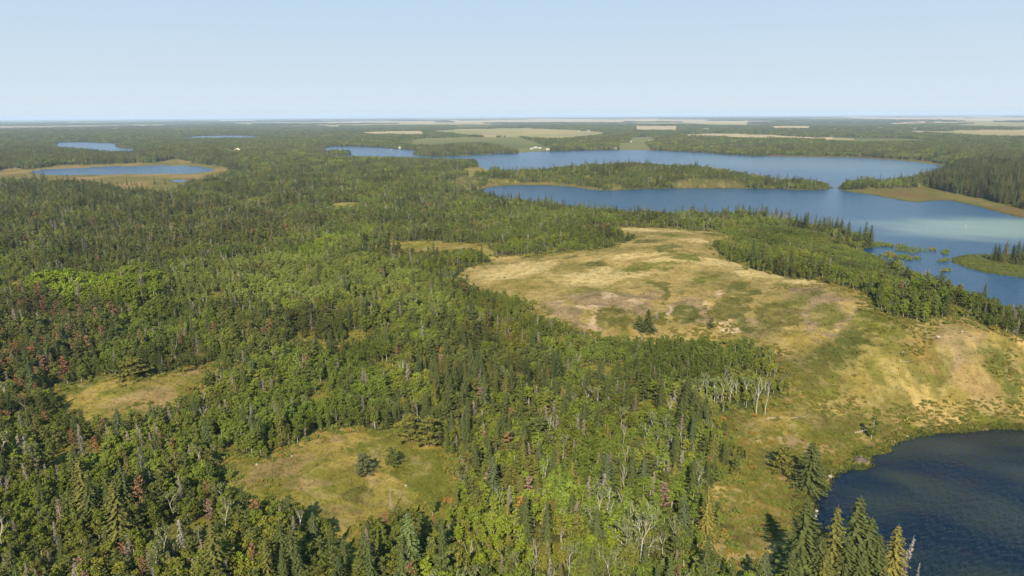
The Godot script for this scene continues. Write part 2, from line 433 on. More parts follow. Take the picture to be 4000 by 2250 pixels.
	add_blots(1159, 547.4, 0.4, [[850, 370, 350, 60, "P"], [350, 330, 260, 60, "P"], [1150, 80, 260, 13, "P"], [1600, 280, 260, 26, "P"], [1900, 350, 260, 32, "P"], [2150, 400, 150, 25, "P"], [1300, 260, 160, 20, "P"], [760, 45, 200, 8, "P"],
		[1500, 150, 150, 16, "P"], [1100, 240, 200, 16, "P"], [1150, 312, 180, 24, "G"], [820, 455, 150, 28, "G", 0.7], [1420, 245, 90, 22, "G"], [1290, 190, 80, 24, "D", 0.8], [1340, 110, 90, 16, "G"], [1600, 103, 110, 12, "L"], [700, 212, 350, 18, "G", 0.9],
		[1150, 152, 110, 14, "L"], [1080, 122, 120, 10, "L"], [120, 250, 100, 34, "G"], [850, 290, 80, 13, "D"], [680, 251, 50, 7, "D"], [1230, 408, 110, 24, "L"], [1540, 392, 90, 30, "G"], [1290, 470, 32, 90, "L"], [1620, 350, 150, 18, "L", 0.6],
		[900, 505, 340, 48, "M"], [1450, 565, 180, 60, "M"], [620, 560, 150, 70, "M"], [1100, 560, 130, 40, "M"], [2200, 530, 200, 80, "M"], [2300, 630, 170, 80, "M"], [1900, 670, 200, 40, "M"], [2050, 890, 200, 40, "M"], [700, 690, 160, 60, "M"],
		[650, 520, 100, 9, "S"], [800, 570, 100, 8, "S"], [920, 490, 50, 22, "S", 0.7], [830, 660, 35, 56, "S", 0.7], [1100, 522, 50, 18, "S", 0.8], [1640, 480, 30, 34, "S"], [1560, 540, 30, 22, "S"], [1640, 645, 60, 30, "S"], [1690, 700, 50, 22, "S"], [1310, 610, 12, 50, "S", 0.8],
		[1400, 600, 80, 40, "D"], [1270, 640, 60, 32, "D"], [1750, 460, 100, 56, "D", 0.8], [1870, 470, 50, 24, "D"], [1680, 560, 110, 56, "L"], [1780, 650, 60, 40, "D"], [1990, 610, 160, 66, "L"], [2100, 520, 80, 34, "G", 0.8], [2000, 418, 60, 18, "G", 0.7],
		[2310, 600, 130, 42, "G", 0.85], [2250, 480, 50, 18, "L"], [2540, 640, 80, 50, "D", 0.8], [2440, 760, 70, 60, "D"], [1000, 680, 60, 30, "Y"], [2150, 770, 140, 60, "Y"], [400, 410, 260, 50, "Y", 0.6], [950, 620, 120, 40, "L"], [2450, 450, 130, 50, "Y", 0.8], [2320, 690, 60, 20, "G", 0.8]])
	add_blots(1932, 644, 0.2667, [[600, 1250, 800, 200, "L", 0.6], [1900, 1330, 330, 120, "L", 0.55], [1750, 960, 160, 90, "L", 0.5], [2120, 880, 120, 70, "L", 0.5], [1850, 800, 260, 140, "M", 0.6], [1900, 1080, 160, 60, "M", 0.6], [2200, 1010, 170, 80, "D"], [2310, 1160, 120, 80, "D"], [2230, 1330, 50, 56, "D"], [1150, 650, 150, 80, "G"], [960, 600, 150, 60, "G"], [1250, 560, 250, 50, "L", 0.7],
		[1600, 1180, 110, 50, "L"], [1500, 1010, 250, 90, "L"], [1100, 1020, 190, 120, "G", 0.5], [500, 1000, 150, 80, "D"], [720, 900, 100, 80, "D"], [150, 1100, 170, 100, "D", 0.7], [1850, 620, 220, 40, "Y", 0.6], [2250, 730, 170, 70, "Y", 0.6], [900, 1210, 160, 60, "Y", 0.5], [1450, 900, 200, 60, "O", 0.7],
		[2000, 1230, 200, 80, "B"], [1700, 1340, 200, 70, "Y", 0.7], [500, 1300, 200, 100, "G"], [350, 1180, 150, 70, "L"]])
	add_blots(1932, 1030.4, 0.2889, [[100, 60, 620, 330, "L", 0.8], [-150, 500, 420, 500, "L", 0.9], [700, 330, 500, 160, "L", 0.7], [100, 150, 200, 90, "Y"], [250, 280, 150, 50, "M"], [550, 340, 90, 40, "B"], [1150, 110, 170, 40, "B", 0.6], [1500, 60, 300, 50, "B", 0.5], [1850, 110, 260, 50, "G"], [1300, 180, 150, 30, "G"], [850, 370, 160, 80, "G"], [20, 580, 110, 60, "B"], [60, 850, 160, 180, "O", 0.8],
		[-180, 300, 150, 120, "O", 0.6], [-280, 420, 160, 90, "L"], [350, 200, 200, 40, "G", 0.7], [-150, 650, 200, 120, "G", 0.7], [-100, 900, 140, 100, "Y", 0.6]])
	add_blots(644, 1030.4, 0.2889, [[1420, 480, 320, 150, "G"], [1150, 180, 220, 60, "G"], [1060, 310, 300, 80, "G", 0.8], [650, 655, 80, 40, "G"], [900, 740, 260, 60, "L"], [700, 280, 170, 40, "B"], [250, 500, 260, 90, "B"], [450, 660, 200, 80, "B"], [790, 840, 130, 70, "B", 0.7], [1000, 600, 120, 30, "B"],
		[1330, 275, 130, 25, "Y"], [1380, 420, 120, 10, "B"], [60, 600, 150, 120, "B", 0.7], [1500, 640, 250, 80, "G"], [560, 900, 150, 60, "L"]])
	add_blots(0, 644, 0.2667, [[900, 1190, 230, 60, "G", 0.8], [1500, 1210, 260, 60, "Y"], [1250, 1370, 300, 70, "B"], [1100, 1280, 150, 50, "G"], [700, 1220, 120, 60, "G"], [1800, 1110, 160, 40, "B"]])


func land_colour(x: float, z: float, s: float) -> Color:
	var q := Vector2(x, z)
	var d := q.length()
	if s < 0.0:
		return Color(0.06, 0.06, 0.035)
	var fine := n_fine.get_noise_2d(x, z)
	var patch := n_patch.get_noise_2d(x, z)
	var m := 300.0 if d > 4000.0 else look_up(g_marsh, x, z)
	if m < 3.0 and s > 0.3:
		var wet := n_patch.get_noise_2d(x * 0.25 + 500.0, z * 0.12)
		var c := Color(0.19, 0.15, 0.045).lerp(Color(0.11, 0.125, 0.03), clampf(0.5 + patch * 1.3 + wet, 0, 1))
		if x > 0.0 and d < 640.0:
			return c.lerp(Color(0.09, 0.105, 0.024), 0.75)
		if x > 350.0:
			return c.lerp(Color(0.17, 0.115, 0.04), clampf(wet * 2.2 + 0.5, 0, 1))
		return c.lerp(Color(0.30, 0.20, 0.075), clampf(wet * 2.2 + 0.25, 0, 1))
	for f in fields:
		if inside(f, q):
			var t := clampf(0.5 + n_roll.get_noise_2d(x * 3.0, z * 3.0) * 1.4, 0, 1)
			match f[2]:
				"P": return Color(0.52, 0.39, 0.215).lerp(Color(0.44, 0.345, 0.19), t)
				"B": return Color(0.40, 0.31, 0.14).lerp(Color(0.27, 0.26, 0.10), t)
				_: return Color(0.13, 0.145, 0.05).lerp(Color(0.20, 0.19, 0.07), t)
	if d < 1700.0:
		var w := q + Vector2(patch, n_patch.get_noise_2d(x + 900.0, z)) * 4.5 + Vector2(n_fine.get_noise_2d(z, x), n_fine.get_noise_2d(x, z)) * 2.2
		for a in meadows:
			if inside(a, w):
				return meadow_colour(a[2], w, patch, fine)
	if s < 9.0 and d < 1800.0:
		return Color(0.16, 0.155, 0.035).lerp(Color(0.10, 0.115, 0.025), clampf(0.5 + patch * 2.0, 0, 1))
	var t2 := clampf(0.5 + patch * 1.4, 0, 1)
	var c2 := Color(0.058, 0.068, 0.02).lerp(Color(0.105, 0.10, 0.028), t2)
	if d < 1500.0:
		c2 = c2.lerp(Color(0.19, 0.165, 0.032), gap(x, z))
	if d > 6000.0:
		var v := n_roll.get_noise_2d(x * 0.7 + 3000.0, z * 0.5)
		if v > 0.07 + smoothstep(9000.0, 22000.0, d) * 0.25:
			c2 = c2.lerp(Color(0.36, 0.29, 0.16), 0.9)
	return c2


func meadow_colour(kind: String, q: Vector2, patch: float, fine: float) -> Color:
	var tone := n_tone.get_noise_2d(q.x, q.y)
	var c: Color
	match kind:
		"dry": c = Color(0.36, 0.258, 0.09).lerp(Color(0.25, 0.192, 0.056), clampf(0.45 + tone * 1.5, 0, 1))
		"clear": c = Color(0.315, 0.228, 0.056).lerp(Color(0.20, 0.172, 0.032), clampf(0.5 + tone * 1.6, 0, 1))
		"lime": c = Color(0.21, 0.185, 0.03).lerp(Color(0.30, 0.22, 0.06), clampf(0.4 + tone * 1.6, 0, 1))
		_: c = Color(0.15, 0.12, 0.036).lerp(Color(0.10, 0.105, 0.028), clampf(0.5 + tone * 1.6, 0, 1))
	for b in blots:
		var v: Vector2 = q - b[0]
		if absf(v.x) > b[5] or absf(v.y) > b[5]:
			continue
		var r: Vector2 = b[1]
		var e := Vector2((v.x * -r.y + v.y * r.x) * b[2], v.dot(r) * b[3]).length()
		e += patch * 0.75 + fine * 0.3
		if e < 1.0:
			c = c.lerp(SOIL[b[4]], smoothstep(1.0, 0.72, e) * 0.92 * b[6])
	# tussocks: small green and pale clumps all through the turf
	var m := n_patch.get_noise_2d(q.x * 2.6 + 300.0, q.y * 2.6) + fine * 0.5
	c = c.lerp(Color(0.12, 0.118, 0.026), 0.55 * smoothstep(0.12, 0.5, m))
	c = c.lerp(Color(0.45, 0.335, 0.14), 0.4 * smoothstep(0.1, 0.5, -m))
	var k := 1.0 + fine * 0.30 + patch * 0.22
	return Color(c.r * k, c.g * k, c.b * k)


func is_open(x: float, z: float) -> bool:
	var q := Vector2(x, z)
	var w := q + Vector2(n_patch.get_noise_2d(x, z), n_patch.get_noise_2d(x + 900.0, z)) * 4.5 + Vector2(n_fine.get_noise_2d(z, x), n_fine.get_noise_2d(x, z)) * 2.2
	for a in meadows:
		if inside(a, w):
			return true
	for f in fields:
		if inside(f, q):
			return true
	return false


# ---------------------------------------------------------------- names, metas
func fresh(called: String) -> String:
	used[called] = used.get(called, -1) + 1
	return called if used[called] == 0 else "%s_%03d" % [called, used[called]]


func tag(o: Node3D, label: String, category := "", group := "", kind := "") -> Node3D:
	if label:
		o.set_meta("label", label)
	if category:
		o.set_meta("category", category)
	if group:
		o.set_meta("group", group)
	if kind:
		o.set_meta("kind", kind)
	return o


func thing(called: String, at: Vector3, label: String, category: String, group := "") -> Node3D:
	var o := Node3D.new()
	o.name = fresh(called)
	add_child(o)
	o.position = at
	tag(o, label, category, group)
	return o


func part(called: String, m: Mesh, material: Material, parent: Node3D) -> MeshInstance3D:
	var o := MeshInstance3D.new()
	o.name = called
	o.mesh = m
	if material:
		o.material_override = material
	parent.add_child(o, true)
	return o


func single(called: String, m: Mesh, material: Material, at: Vector3, label: String, category: String, group := "", kind := "") -> MeshInstance3D:
	var o := MeshInstance3D.new()
	o.name = fresh(called)
	o.mesh = m
	if material:
		o.material_override = material
	o.position = at
	add_child(o)
	tag(o, label, category, group, kind)
	return o


# ---------------------------------------------------------------- materials
func lin(r: float, g: float, b: float) -> Color:
	return Color(r, g, b).linear_to_srgb()


func grain(seed_: int, freq: float, oct: int, lo: float, hi: float) -> NoiseTexture2D:
	var n := FastNoiseLite.new()
	n.seed = seed_
	n.noise_type = FastNoiseLite.TYPE_SIMPLEX_SMOOTH
	n.frequency = freq
	n.fractal_octaves = oct
	var t := NoiseTexture2D.new()
	t.width = 512
	t.height = 512
	t.seamless = true
	t.noise = n
	var ramp := Gradient.new()
	ramp.set_color(0, Color(lo, lo, lo))
	ramp.set_color(1, Color(hi, hi, hi))
	t.color_ramp = ramp
	return t


func make_materials() -> void:
	var land := StandardMaterial3D.new()
	land.vertex_color_use_as_albedo = true
	land.albedo_texture = grain(3, 0.03, 5, 0.78, 1.0)
	land.uv1_scale = Vector3(1.0 / 9.0, 1.0 / 9.0, 1)
	land.detail_enabled = true
	land.detail_blend_mode = BaseMaterial3D.BLEND_MODE_MUL
	land.detail_uv_layer = BaseMaterial3D.DETAIL_UV_2
	land.detail_albedo = grain(5, 0.02, 5, 0.84, 1.0)
	land.uv2_scale = Vector3(1.0 / 47.0, 1.0 / 47.0, 1)
	land.roughness = 1.0
	land.metallic_specular = 0.1
	mat.land = land
	var leaf := StandardMaterial3D.new()
	leaf.vertex_color_use_as_albedo = true
	leaf.cull_mode = BaseMaterial3D.CULL_DISABLED
	leaf.roughness = 0.75
	leaf.metallic_specular = 0.15
	leaf.backlight_enabled = true
	leaf.backlight = Color(0.5, 0.55, 0.22)
	mat.leaf = leaf
	var needle: StandardMaterial3D = leaf.duplicate()
	needle.backlight_enabled = false
	needle.roughness = 0.85
	needle.metallic_specular = 0.15
	mat.needle = needle
	for w in [["pale_bark", 0.44, 0.40, 0.31], ["white_bark", 0.40, 0.375, 0.31], ["brown_bark", 0.11, 0.085, 0.06], ["grey_wood", 0.25, 0.225, 0.195], ["log_wood", 0.36, 0.32, 0.26], ["wall", 0.38, 0.365, 0.335], ["roof", 0.38, 0.36, 0.34],
			["pane", 0.03, 0.04, 0.05], ["hull", 0.34, 0.35, 0.35], ["stick", 0.40, 0.33, 0.24], ["sand", 0.60, 0.49, 0.35], ["stone", 0.36, 0.31, 0.25]]:
		var m := StandardMaterial3D.new()
		m.albedo_color = lin(w[1], w[2], w[3])
		m.roughness = 0.9
		m.metallic_specular = 0.2
		m.cull_mode = BaseMaterial3D.CULL_DISABLED
		if w[0] != "pane":
			m.albedo_texture = grain(21, 0.05, 3, 0.75, 1.0)
		mat[w[0]] = m
	mat.water = water_material(13.0, 38.0, 0.8, 0.2)
	mat.pond = water_material(12.0, 50.0, 0.4, 0.05)
	mat.pond.metallic_specular = 0.27


func water_material(across: float, along: float, bend: float, rough: float) -> StandardMaterial3D:
	var w := StandardMaterial3D.new()
	w.vertex_color_use_as_albedo = true
	w.roughness = rough
	w.metallic_specular = 0.38
	var n := FastNoiseLite.new()
	n.seed = 77
	n.noise_type = FastNoiseLite.TYPE_SIMPLEX_SMOOTH
	n.frequency = 0.022
	n.fractal_octaves = 4
	var t := NoiseTexture2D.new()
	t.width = 512
	t.height = 512
	t.seamless = true
	t.as_normal_map = true
	t.bump_strength = 9.0
	t.noise = n
	w.normal_enabled = true
	w.normal_texture = t
	w.normal_scale = bend
	w.uv1_scale = Vector3(1.0 / across, 1.0 / along, 1)
	return w


# ---------------------------------------------------------------- mesh building
class Mb:
	var v := PackedVector3Array()
	var n := PackedVector3Array()
	var c := PackedColorArray()
	var r: RandomNumberGenerator

	func quad(a: Vector3, b: Vector3, d: Vector3, e: Vector3, nn: Vector3, col: Color) -> void:
		if (d - a).cross(b - a).dot(nn) > 0.0:
			v.append_array([a, b, d, a, d, e])
		else:
			v.append_array([a, d, b, a, e, d])
		n.append_array([nn, nn, nn, nn, nn, nn])
		c.append_array([col, col, col, col, col, col])

	func tri(a: Vector3, b: Vector3, d: Vector3, nn: Vector3, col: Color) -> void:
		if (d - a).cross(b - a).dot(nn) > 0.0:
			v.append_array([a, b, d])
		else:
			v.append_array([a, d, b])
		n.append_array([nn, nn, nn])
		c.append_array([col, col, col])

	func dir() -> Vector3:
		var y := r.randf_range(-1, 1)
		var a := r.randf() * TAU
		var q := sqrt(1.0 - y * y)
		return Vector3(cos(a) * q, y, sin(a) * q)

	func leaf(at: Vector3, out: Vector3, size: float, wild: float, lo := 0.72, narrow := 0.65) -> void:
		var nn := (out + dir() * wild).normalized()
		var u := nn.cross(dir()).normalized() * size
		var w := nn.cross(u) * narrow
		var k := r.randf_range(lo, 1.0)
		var col := Color(k, k * r.randf_range(0.95, 1.0), k * r.randf_range(0.85, 1.0))
		quad(at + u, at + w, at - u, at - w, nn, col)

	func tube(pts: Array, r0: float, r1: float, sides: int, col := Color.WHITE) -> void:
		var m := pts.size()
		var rings := []
		for i in m:
			var t: Vector3 = (pts[mini(i + 1, m - 1)] - pts[maxi(i - 1, 0)]).normalized()
			var a := t.cross(Vector3(0.31, 0.2, 0.93)).normalized()
			var b := t.cross(a)
			var q := lerpf(r0, r1, i / float(m - 1))
			var ring := []
			for k in sides:
				var o := a * cos(TAU * k / sides) + b * sin(TAU * k / sides)
				ring.append([pts[i] + o * q, o])
			rings.append(ring)
		for i in m - 1:
			for k in sides:
				var p = rings[i][k]
				var q2 = rings[i][(k + 1) % sides]
				var s = rings[i + 1][(k + 1) % sides]
				var t2 = rings[i + 1][k]
				if (s[0] - p[0]).cross(q2[0] - p[0]).dot(p[1] + q2[1]) > 0.0:
					v.append_array([p[0], q2[0], s[0], p[0], s[0], t2[0]])
					n.append_array([p[1], q2[1], s[1], p[1], s[1], t2[1]])
				else:
					v.append_array([p[0], s[0], q2[0], p[0], t2[0], s[0]])
					n.append_array([p[1], s[1], q2[1], p[1], t2[1], s[1]])
				c.append_array([col, col, col, col, col, col])

	func into(am: ArrayMesh, material: Material) -> ArrayMesh:
		var a := []
		a.resize(Mesh.ARRAY_MAX)
		a[Mesh.ARRAY_VERTEX] = v
		a[Mesh.ARRAY_NORMAL] = n
		a[Mesh.ARRAY_COLOR] = c
		var uv := PackedVector2Array()
		uv.resize(v.size())
		for i in v.size():
			uv[i] = Vector2(v[i].x + v[i].z * 0.7, v[i].y) * 0.4
		a[Mesh.ARRAY_TEX_UV] = uv
		am.add_surface_from_arrays(Mesh.PRIMITIVE_TRIANGLES, a)
		am.surface_set_material(am.get_surface_count() - 1, material)
		return am


func mb() -> Mb:
	var b := Mb.new()
	b.r = rng
	return b


func stored(key: String, trunk: Mb, crown: Mb, bark: Material, leaf: Material) -> void:
	var both := ArrayMesh.new()
	var t: ArrayMesh = null
	var c: ArrayMesh = null
	if trunk and trunk.v.size():
		trunk.into(both, bark)
		t = trunk.into(ArrayMesh.new(), bark)
	if crown and crown.v.size():
		crown.into(both, leaf)
		c = crown.into(ArrayMesh.new(), leaf)
	protos[key] = [both, t, c]


func bent_stem(h: float, lean: float, steps: int) -> Array:
	var a := rng.randf() * TAU
	var b := rng.randf() * TAU
	var pts := []
	for i in steps + 1:
		var t := i / float(steps)
		pts.append(Vector3(cos(a) * lean * t * t + cos(b) * lean * 0.4 * sin(t * 3.0), h * t, sin(a) * lean * t * t + sin(b) * lean * 0.4 * sin(t * 3.0)))
	return pts


func on_stem(pts: Array, t: float) -> Vector3:
	var f := clampf(t, 0, 0.999) * (pts.size() - 1)
	return pts[int(f)].lerp(pts[int(f) + 1], f - int(f))


# aspen: pale stem, rising limbs, a crown of leaf clumps
func make_aspen(key: String, h: float, wide: float, clumps: int, leaves: int, size: float, low: float) -> void:
	var t := mb()
	var c := mb()
	var stem := bent_stem(h * 0.93, h * 0.06, 5)
	t.tube(stem, h * 0.0145, h * 0.004, 5)
	for k in clumps:
		var y := lerpf(low, 0.97, (k + rng.randf()) / clumps)
		var prof := sin(PI * clampf((y - low) / (1.0 - low) * 0.86 + 0.12, 0, 1))
		var a := k * 2.4 + rng.randf() * 0.8
		var reach := wide * (0.25 + 0.75 * prof) * rng.randf_range(0.35, 0.9)
		var root := on_stem(stem, y - 0.10)
		var at := on_stem(stem, y) + Vector3(cos(a) * reach, rng.randf_range(-0.2, 0.2), sin(a) * reach)
		if k % 2 == 0:
			t.tube([root, root.lerp(at, 0.55) + Vector3(0, -0.1, 0), at], h * 0.005, h * 0.002, 3)
		var rad := wide * rng.randf_range(0.34, 0.52)
		for i in leaves:
			var o := c.dir()
			o.y = o.y * 0.8 + 0.15
			var p := at + Vector3(o.x, o.y * 0.8, o.z) * rad * pow(rng.randf(), 0.45)
			c.leaf(p, (o + Vector3(0, 0.35, 0)).normalized(), size * rng.randf_range(0.65, 1.2), 0.8)
	stored(key, t, c, mat.pale_bark, mat.leaf)


func make_spruce(key: String, h: float, wide: float, layers: int, arms: int, sprays: int, size: float, thin := 0.0) -> void:
	var t := mb()
	var c := mb()
	var stem := [Vector3.ZERO, Vector3(0, h * 0.5, 0), Vector3(0, h, 0)]
	t.tube(stem, h * 0.016, h * 0.003, 5)
	for k in layers:
		var f := (k + rng.randf() * 0.5) / layers
		var y := lerpf(0.05, 0.985, f) * h
		var reach := wide * (pow(1.0 - f, 0.8) * 0.95 + 0.06) * rng.randf_range(0.78, 1.15)
		var n_arms := maxi(3, int(round(arms * lerpf(1.0, 0.6, f))))
		var turn := rng.randf() * TAU
		for a in n_arms:
			if rng.randf() < thin:
				continue
			var ang := turn + TAU * a / n_arms + rng.randf_range(-0.25, 0.25)
			var out := Vector3(cos(ang), 0, sin(ang))
			var side := Vector3(-out.z, 0, out.x)
			var l := reach * rng.randf_range(0.8, 1.1)
			var droop := l * lerpf(0.42, 0.05, f)
			for s in sprays:
				var g := (s + 0.6) / sprays
				var p := Vector3(0, y - droop * pow(g, 1.3) + l * 0.08 * g * g, 0) + out * l * g
				var w := size * (1.15 - g * 0.55) * rng.randf_range(0.8, 1.2) * lerpf(1.0, 0.55, f)
				var up := (Vector3.UP * 1.0 + out * 0.55 + c.dir() * 0.5).normalized()
				var e := (out + Vector3(0, -0.45, 0) + c.dir() * 0.25).normalized() * w
				var b := up.cross(e).normalized() * w * 0.8
				var kk := rng.randf_range(0.7, 1.0)
				var col := Color(kk, kk, kk * rng.randf_range(0.85, 1.0))
				c.quad(p - e * 0.6, p + b, p + e, p - b, up, col)
				if s % 2 == 0:
					var d2 := p + Vector3(0, -w * 0.55, 0)
					c.quad(p + side * w * 0.6, d2 + out * w * 0.2, p - side * w * 0.6, p + Vector3(0, 0.05, 0), (out + c.dir() * 0.5).normalized(), col)
	c.quad(Vector3(0.12, h * 0.93, 0), Vector3(0, h * 1.02, 0), Vector3(-0.12, h * 0.93, 0), Vector3(0, h * 0.9, 0), Vector3.BACK, Color.WHITE)
	c.quad(Vector3(0, h * 0.93, 0.12), Vector3(0, h * 1.02, 0), Vector3(0, h * 0.93, -0.12), Vector3(0, h * 0.9, 0), Vector3.RIGHT, Color.WHITE)
	stored(key, t, c, mat.brown_bark, mat.needle)


# jack pine: open, uneven crown of needle tufts on spreading arms
func make_pine(key: String, h: float, wide: float, arms: int, tufts: int, leaves: int, size: float) -> void:
	var t := mb()
	var c := mb()
	var stem := bent_stem(h, h * 0.04, 4)
	t.tube(stem, h * 0.018, h * 0.004, 5)
	for k in arms:
		var f := (k + rng.randf()) / arms
		var y := lerpf(0.14, 1.0, f)
		var reach := wide * (pow(1.0 - f, 0.42) * 0.85 + 0.2) * rng.randf_range(0.6, 1.15)
		var ang := k * 2.4 + rng.randf()
		var out := Vector3(cos(ang), rng.randf_range(0.0, 0.5), sin(ang))
		var root := on_stem(stem, y - 0.02)
		t.tube([root, root + out * reach * 0.6, root + out * reach], h * 0.004, h * 0.0015, 3)
		for j in tufts:
			var g := (j + rng.randf()) / tufts
			var at := root + out * reach * lerpf(0.25, 1.0, g)
			var rad := wide * 0.22 * rng.randf_range(0.7, 1.25)
			for i in leaves:
				var o := c.dir()
				c.leaf(at + Vector3(o.x, o.y * 0.6, o.z) * rad * pow(rng.randf(), 0.5), (o + Vector3(0, 0.5, 0)).normalized(), size * rng.randf_range(0.7, 1.2), 0.7, 0.68, 0.5)
	stored(key, t, c, mat.brown_bark, mat.needle)


func make_snag(key: String, h: float, wide: float, layers: int, fuzz: int) -> void:
	var t := mb()
	t.tube(bent_stem(h, h * 0.03, 4), h * 0.013, h * 0.003, 5)
	var c := mb()
	for k in layers:
		var f := (k + rng.randf() * 0.7) / layers
		var y := lerpf(0.12, 0.97, f) * h
		for a in 4:
			var ang := rng.randf() * TAU
			var l := wide * (1.05 - f) * rng.randf_range(0.5, 1.15)
			var out := Vector3(cos(ang), 0, sin(ang))
			var tip := Vector3(0, y - l * 0.35, 0) + out * l
			t.tube([Vector3(0, y, 0), Vector3(0, y - l * 0.1, 0) + out * l * 0.55, tip], 0.035, 0.012, 3)
			for i in fuzz:
				var p := Vector3(0, y, 0).lerp(tip, rng.randf_range(0.35, 1.0))
				c.leaf(p + c.dir() * 0.12, Vector3.UP, rng.randf_range(0.14, 0.26), 1.5, 0.6, 0.22)
	stored(key, t, c, mat.grey_wood, mat.needle)


func limb(t: Mb, tips: Array, a: Vector3, along: Vector3, l: float, rad: float, depth: int) -> void:
	var m := a + along * l * 0.5 + t.dir() * l * 0.06
	var b := a + along * l
	t.tube([a, m, b], rad, rad * 0.6, 4 if depth > 1 else 3)
	tips.append(b)
	if depth == 0:
		return
	for i in rng.randi_range(2, 3):
		var o := (along + t.dir() * 0.62 + Vector3(0, 0.28, 0)).normalized()
		limb(t, tips, a.lerp(b, rng.randf_range(0.7, 1.0)), o, l * rng.randf_range(0.45, 0.7), rad * 0.5, depth - 1)


func make_bare(key: String, h: float, leaves: int) -> void:
	var t := mb()
	var c := mb()
	var tips := []
	var stem := bent_stem(h * 0.55, h * 0.05, 3)
	t.tube(stem, h * 0.0135, h * 0.009, 6)
	for i in 3:
		limb(t, tips, stem[3], (Vector3(0, 1.0, 0) + t.dir() * 0.42).normalized(), h * rng.randf_range(0.2, 0.28), h * 0.009, 3)
	limb(t, tips, stem[2], (Vector3(0, 0.7, 0) + t.dir() * 0.7).normalized(), h * 0.2, h * 0.006, 2)
	for q in tips:
		for i in leaves:
			c.leaf(q + c.dir() * h * 0.05, Vector3.UP, h * rng.randf_range(0.018, 0.032), 1.4)
	stored(key, t, c, mat.white_bark, mat.leaf)


func make_bush(key: String, wide: float, high: float, clumps: int, leaves: int, size: float) -> void:
	var c := mb()
	for k in clumps:
		var a := rng.randf() * TAU
		var q := sqrt(rng.randf()) * wide * 0.75
		var at := Vector3(cos(a) * q, high * rng.randf_range(0.3, 0.72) * (1.15 - 0.5 * q / wide), sin(a) * q)
		var rad := wide * rng.randf_range(0.26, 0.42)
		for i in leaves:
			var o := c.dir()
			var p := at + Vector3(o.x, absf(o.y) * 0.8 - 0.1, o.z) * rad * pow(rng.randf(), 0.4)
			p.y = maxf(p.y, 0.03)
			c.leaf(p, (o + Vector3(0, 0.4, 0)).normalized(), size * rng.randf_range(0.7, 1.2), 0.8)
	var t := mb()
	for i in 4:
		var a := rng.randf() * TAU
		t.tube([Vector3.ZERO, Vector3(cos(a) * wide * 0.25, high * 0.3, sin(a) * wide * 0.25), Vector3(cos(a) * wide * 0.5, high * 0.7, sin(a) * wide * 0.5)], 0.03, 0.012, 3)
	stored(key, t, c, mat.brown_bark, mat.leaf)


func make_tuft(key: String, wide: float, high: float, blades: int, thick: float) -> void:
	var c := mb()
	for i in blades:
		var a := rng.randf() * TAU
		var q := sqrt(rng.randf()) * wide * 0.6
		var p := Vector3(cos(a) * q, -0.02, sin(a) * q)
		var tip := p + Vector3(cos(a) * wide * 0.35, high * rng.randf_range(0.6, 1.1), sin(a) * wide * 0.35) + c.dir() * wide * 0.12
		var s := c.dir().cross(Vector3.UP).normalized() * thick * rng.randf_range(0.7, 1.3)
		var k := rng.randf_range(0.75, 1.0)
		c.tri(p - s, p + s, tip, (Vector3(0, 0.8, 0) + c.dir() * 0.8).normalized(), Color(k, k, k))
	stored(key, null, c, null, mat.leaf)


func make_clump(key: String, conifer: bool, n: int, wide: float, high: float, leaves: int, size: float) -> void:
	var c := mb()
	var t := mb()
	for k in n:
		var a := k * 2.4 + rng.randf()
		var q := sqrt((k + 0.5) / n) * wide
		var b := Vector3(cos(a) * q, 0, sin(a) * q)
		var h := high * rng.randf_range(0.72, 1.12)
		if not conifer:
			t.tube([b, b + Vector3(0, h * 0.7, 0)], 0.16, 0.08, 3)
		for i in leaves:
			var f := rng.randf()
			var ang := rng.randf() * TAU
			var o := Vector3(cos(ang), 0.5, sin(ang))
			if conifer:
				var rr := wide * 0.42 * pow(1.0 - f, 0.8) + 0.1
				c.leaf(b + Vector3(o.x * rr, lerpf(0.06, 1.0, f) * h, o.z * rr), o.normalized(), size * lerpf(1.1, 0.45, f), 0.5, 0.68, 0.7)
			else:
				var d := c.dir()
				d.y = d.y * 0.75 + 0.2
				c.leaf(b + Vector3(0, h * 0.66, 0) + Vector3(d.x * wide * 0.42, d.y * h * 0.36, d.z * wide * 0.42) * pow(rng.randf(), 0.3), d.normalized(), size * rng.randf_range(0.7, 1.2), 0.6)
	stored(key, t, c, mat.pale_bark, mat.needle if conifer else mat.leaf)


const NEAR := {"aspen": 14, "spruce": 8, "pine": 8, "rust": 3, "snag": 4, "bare": 4}


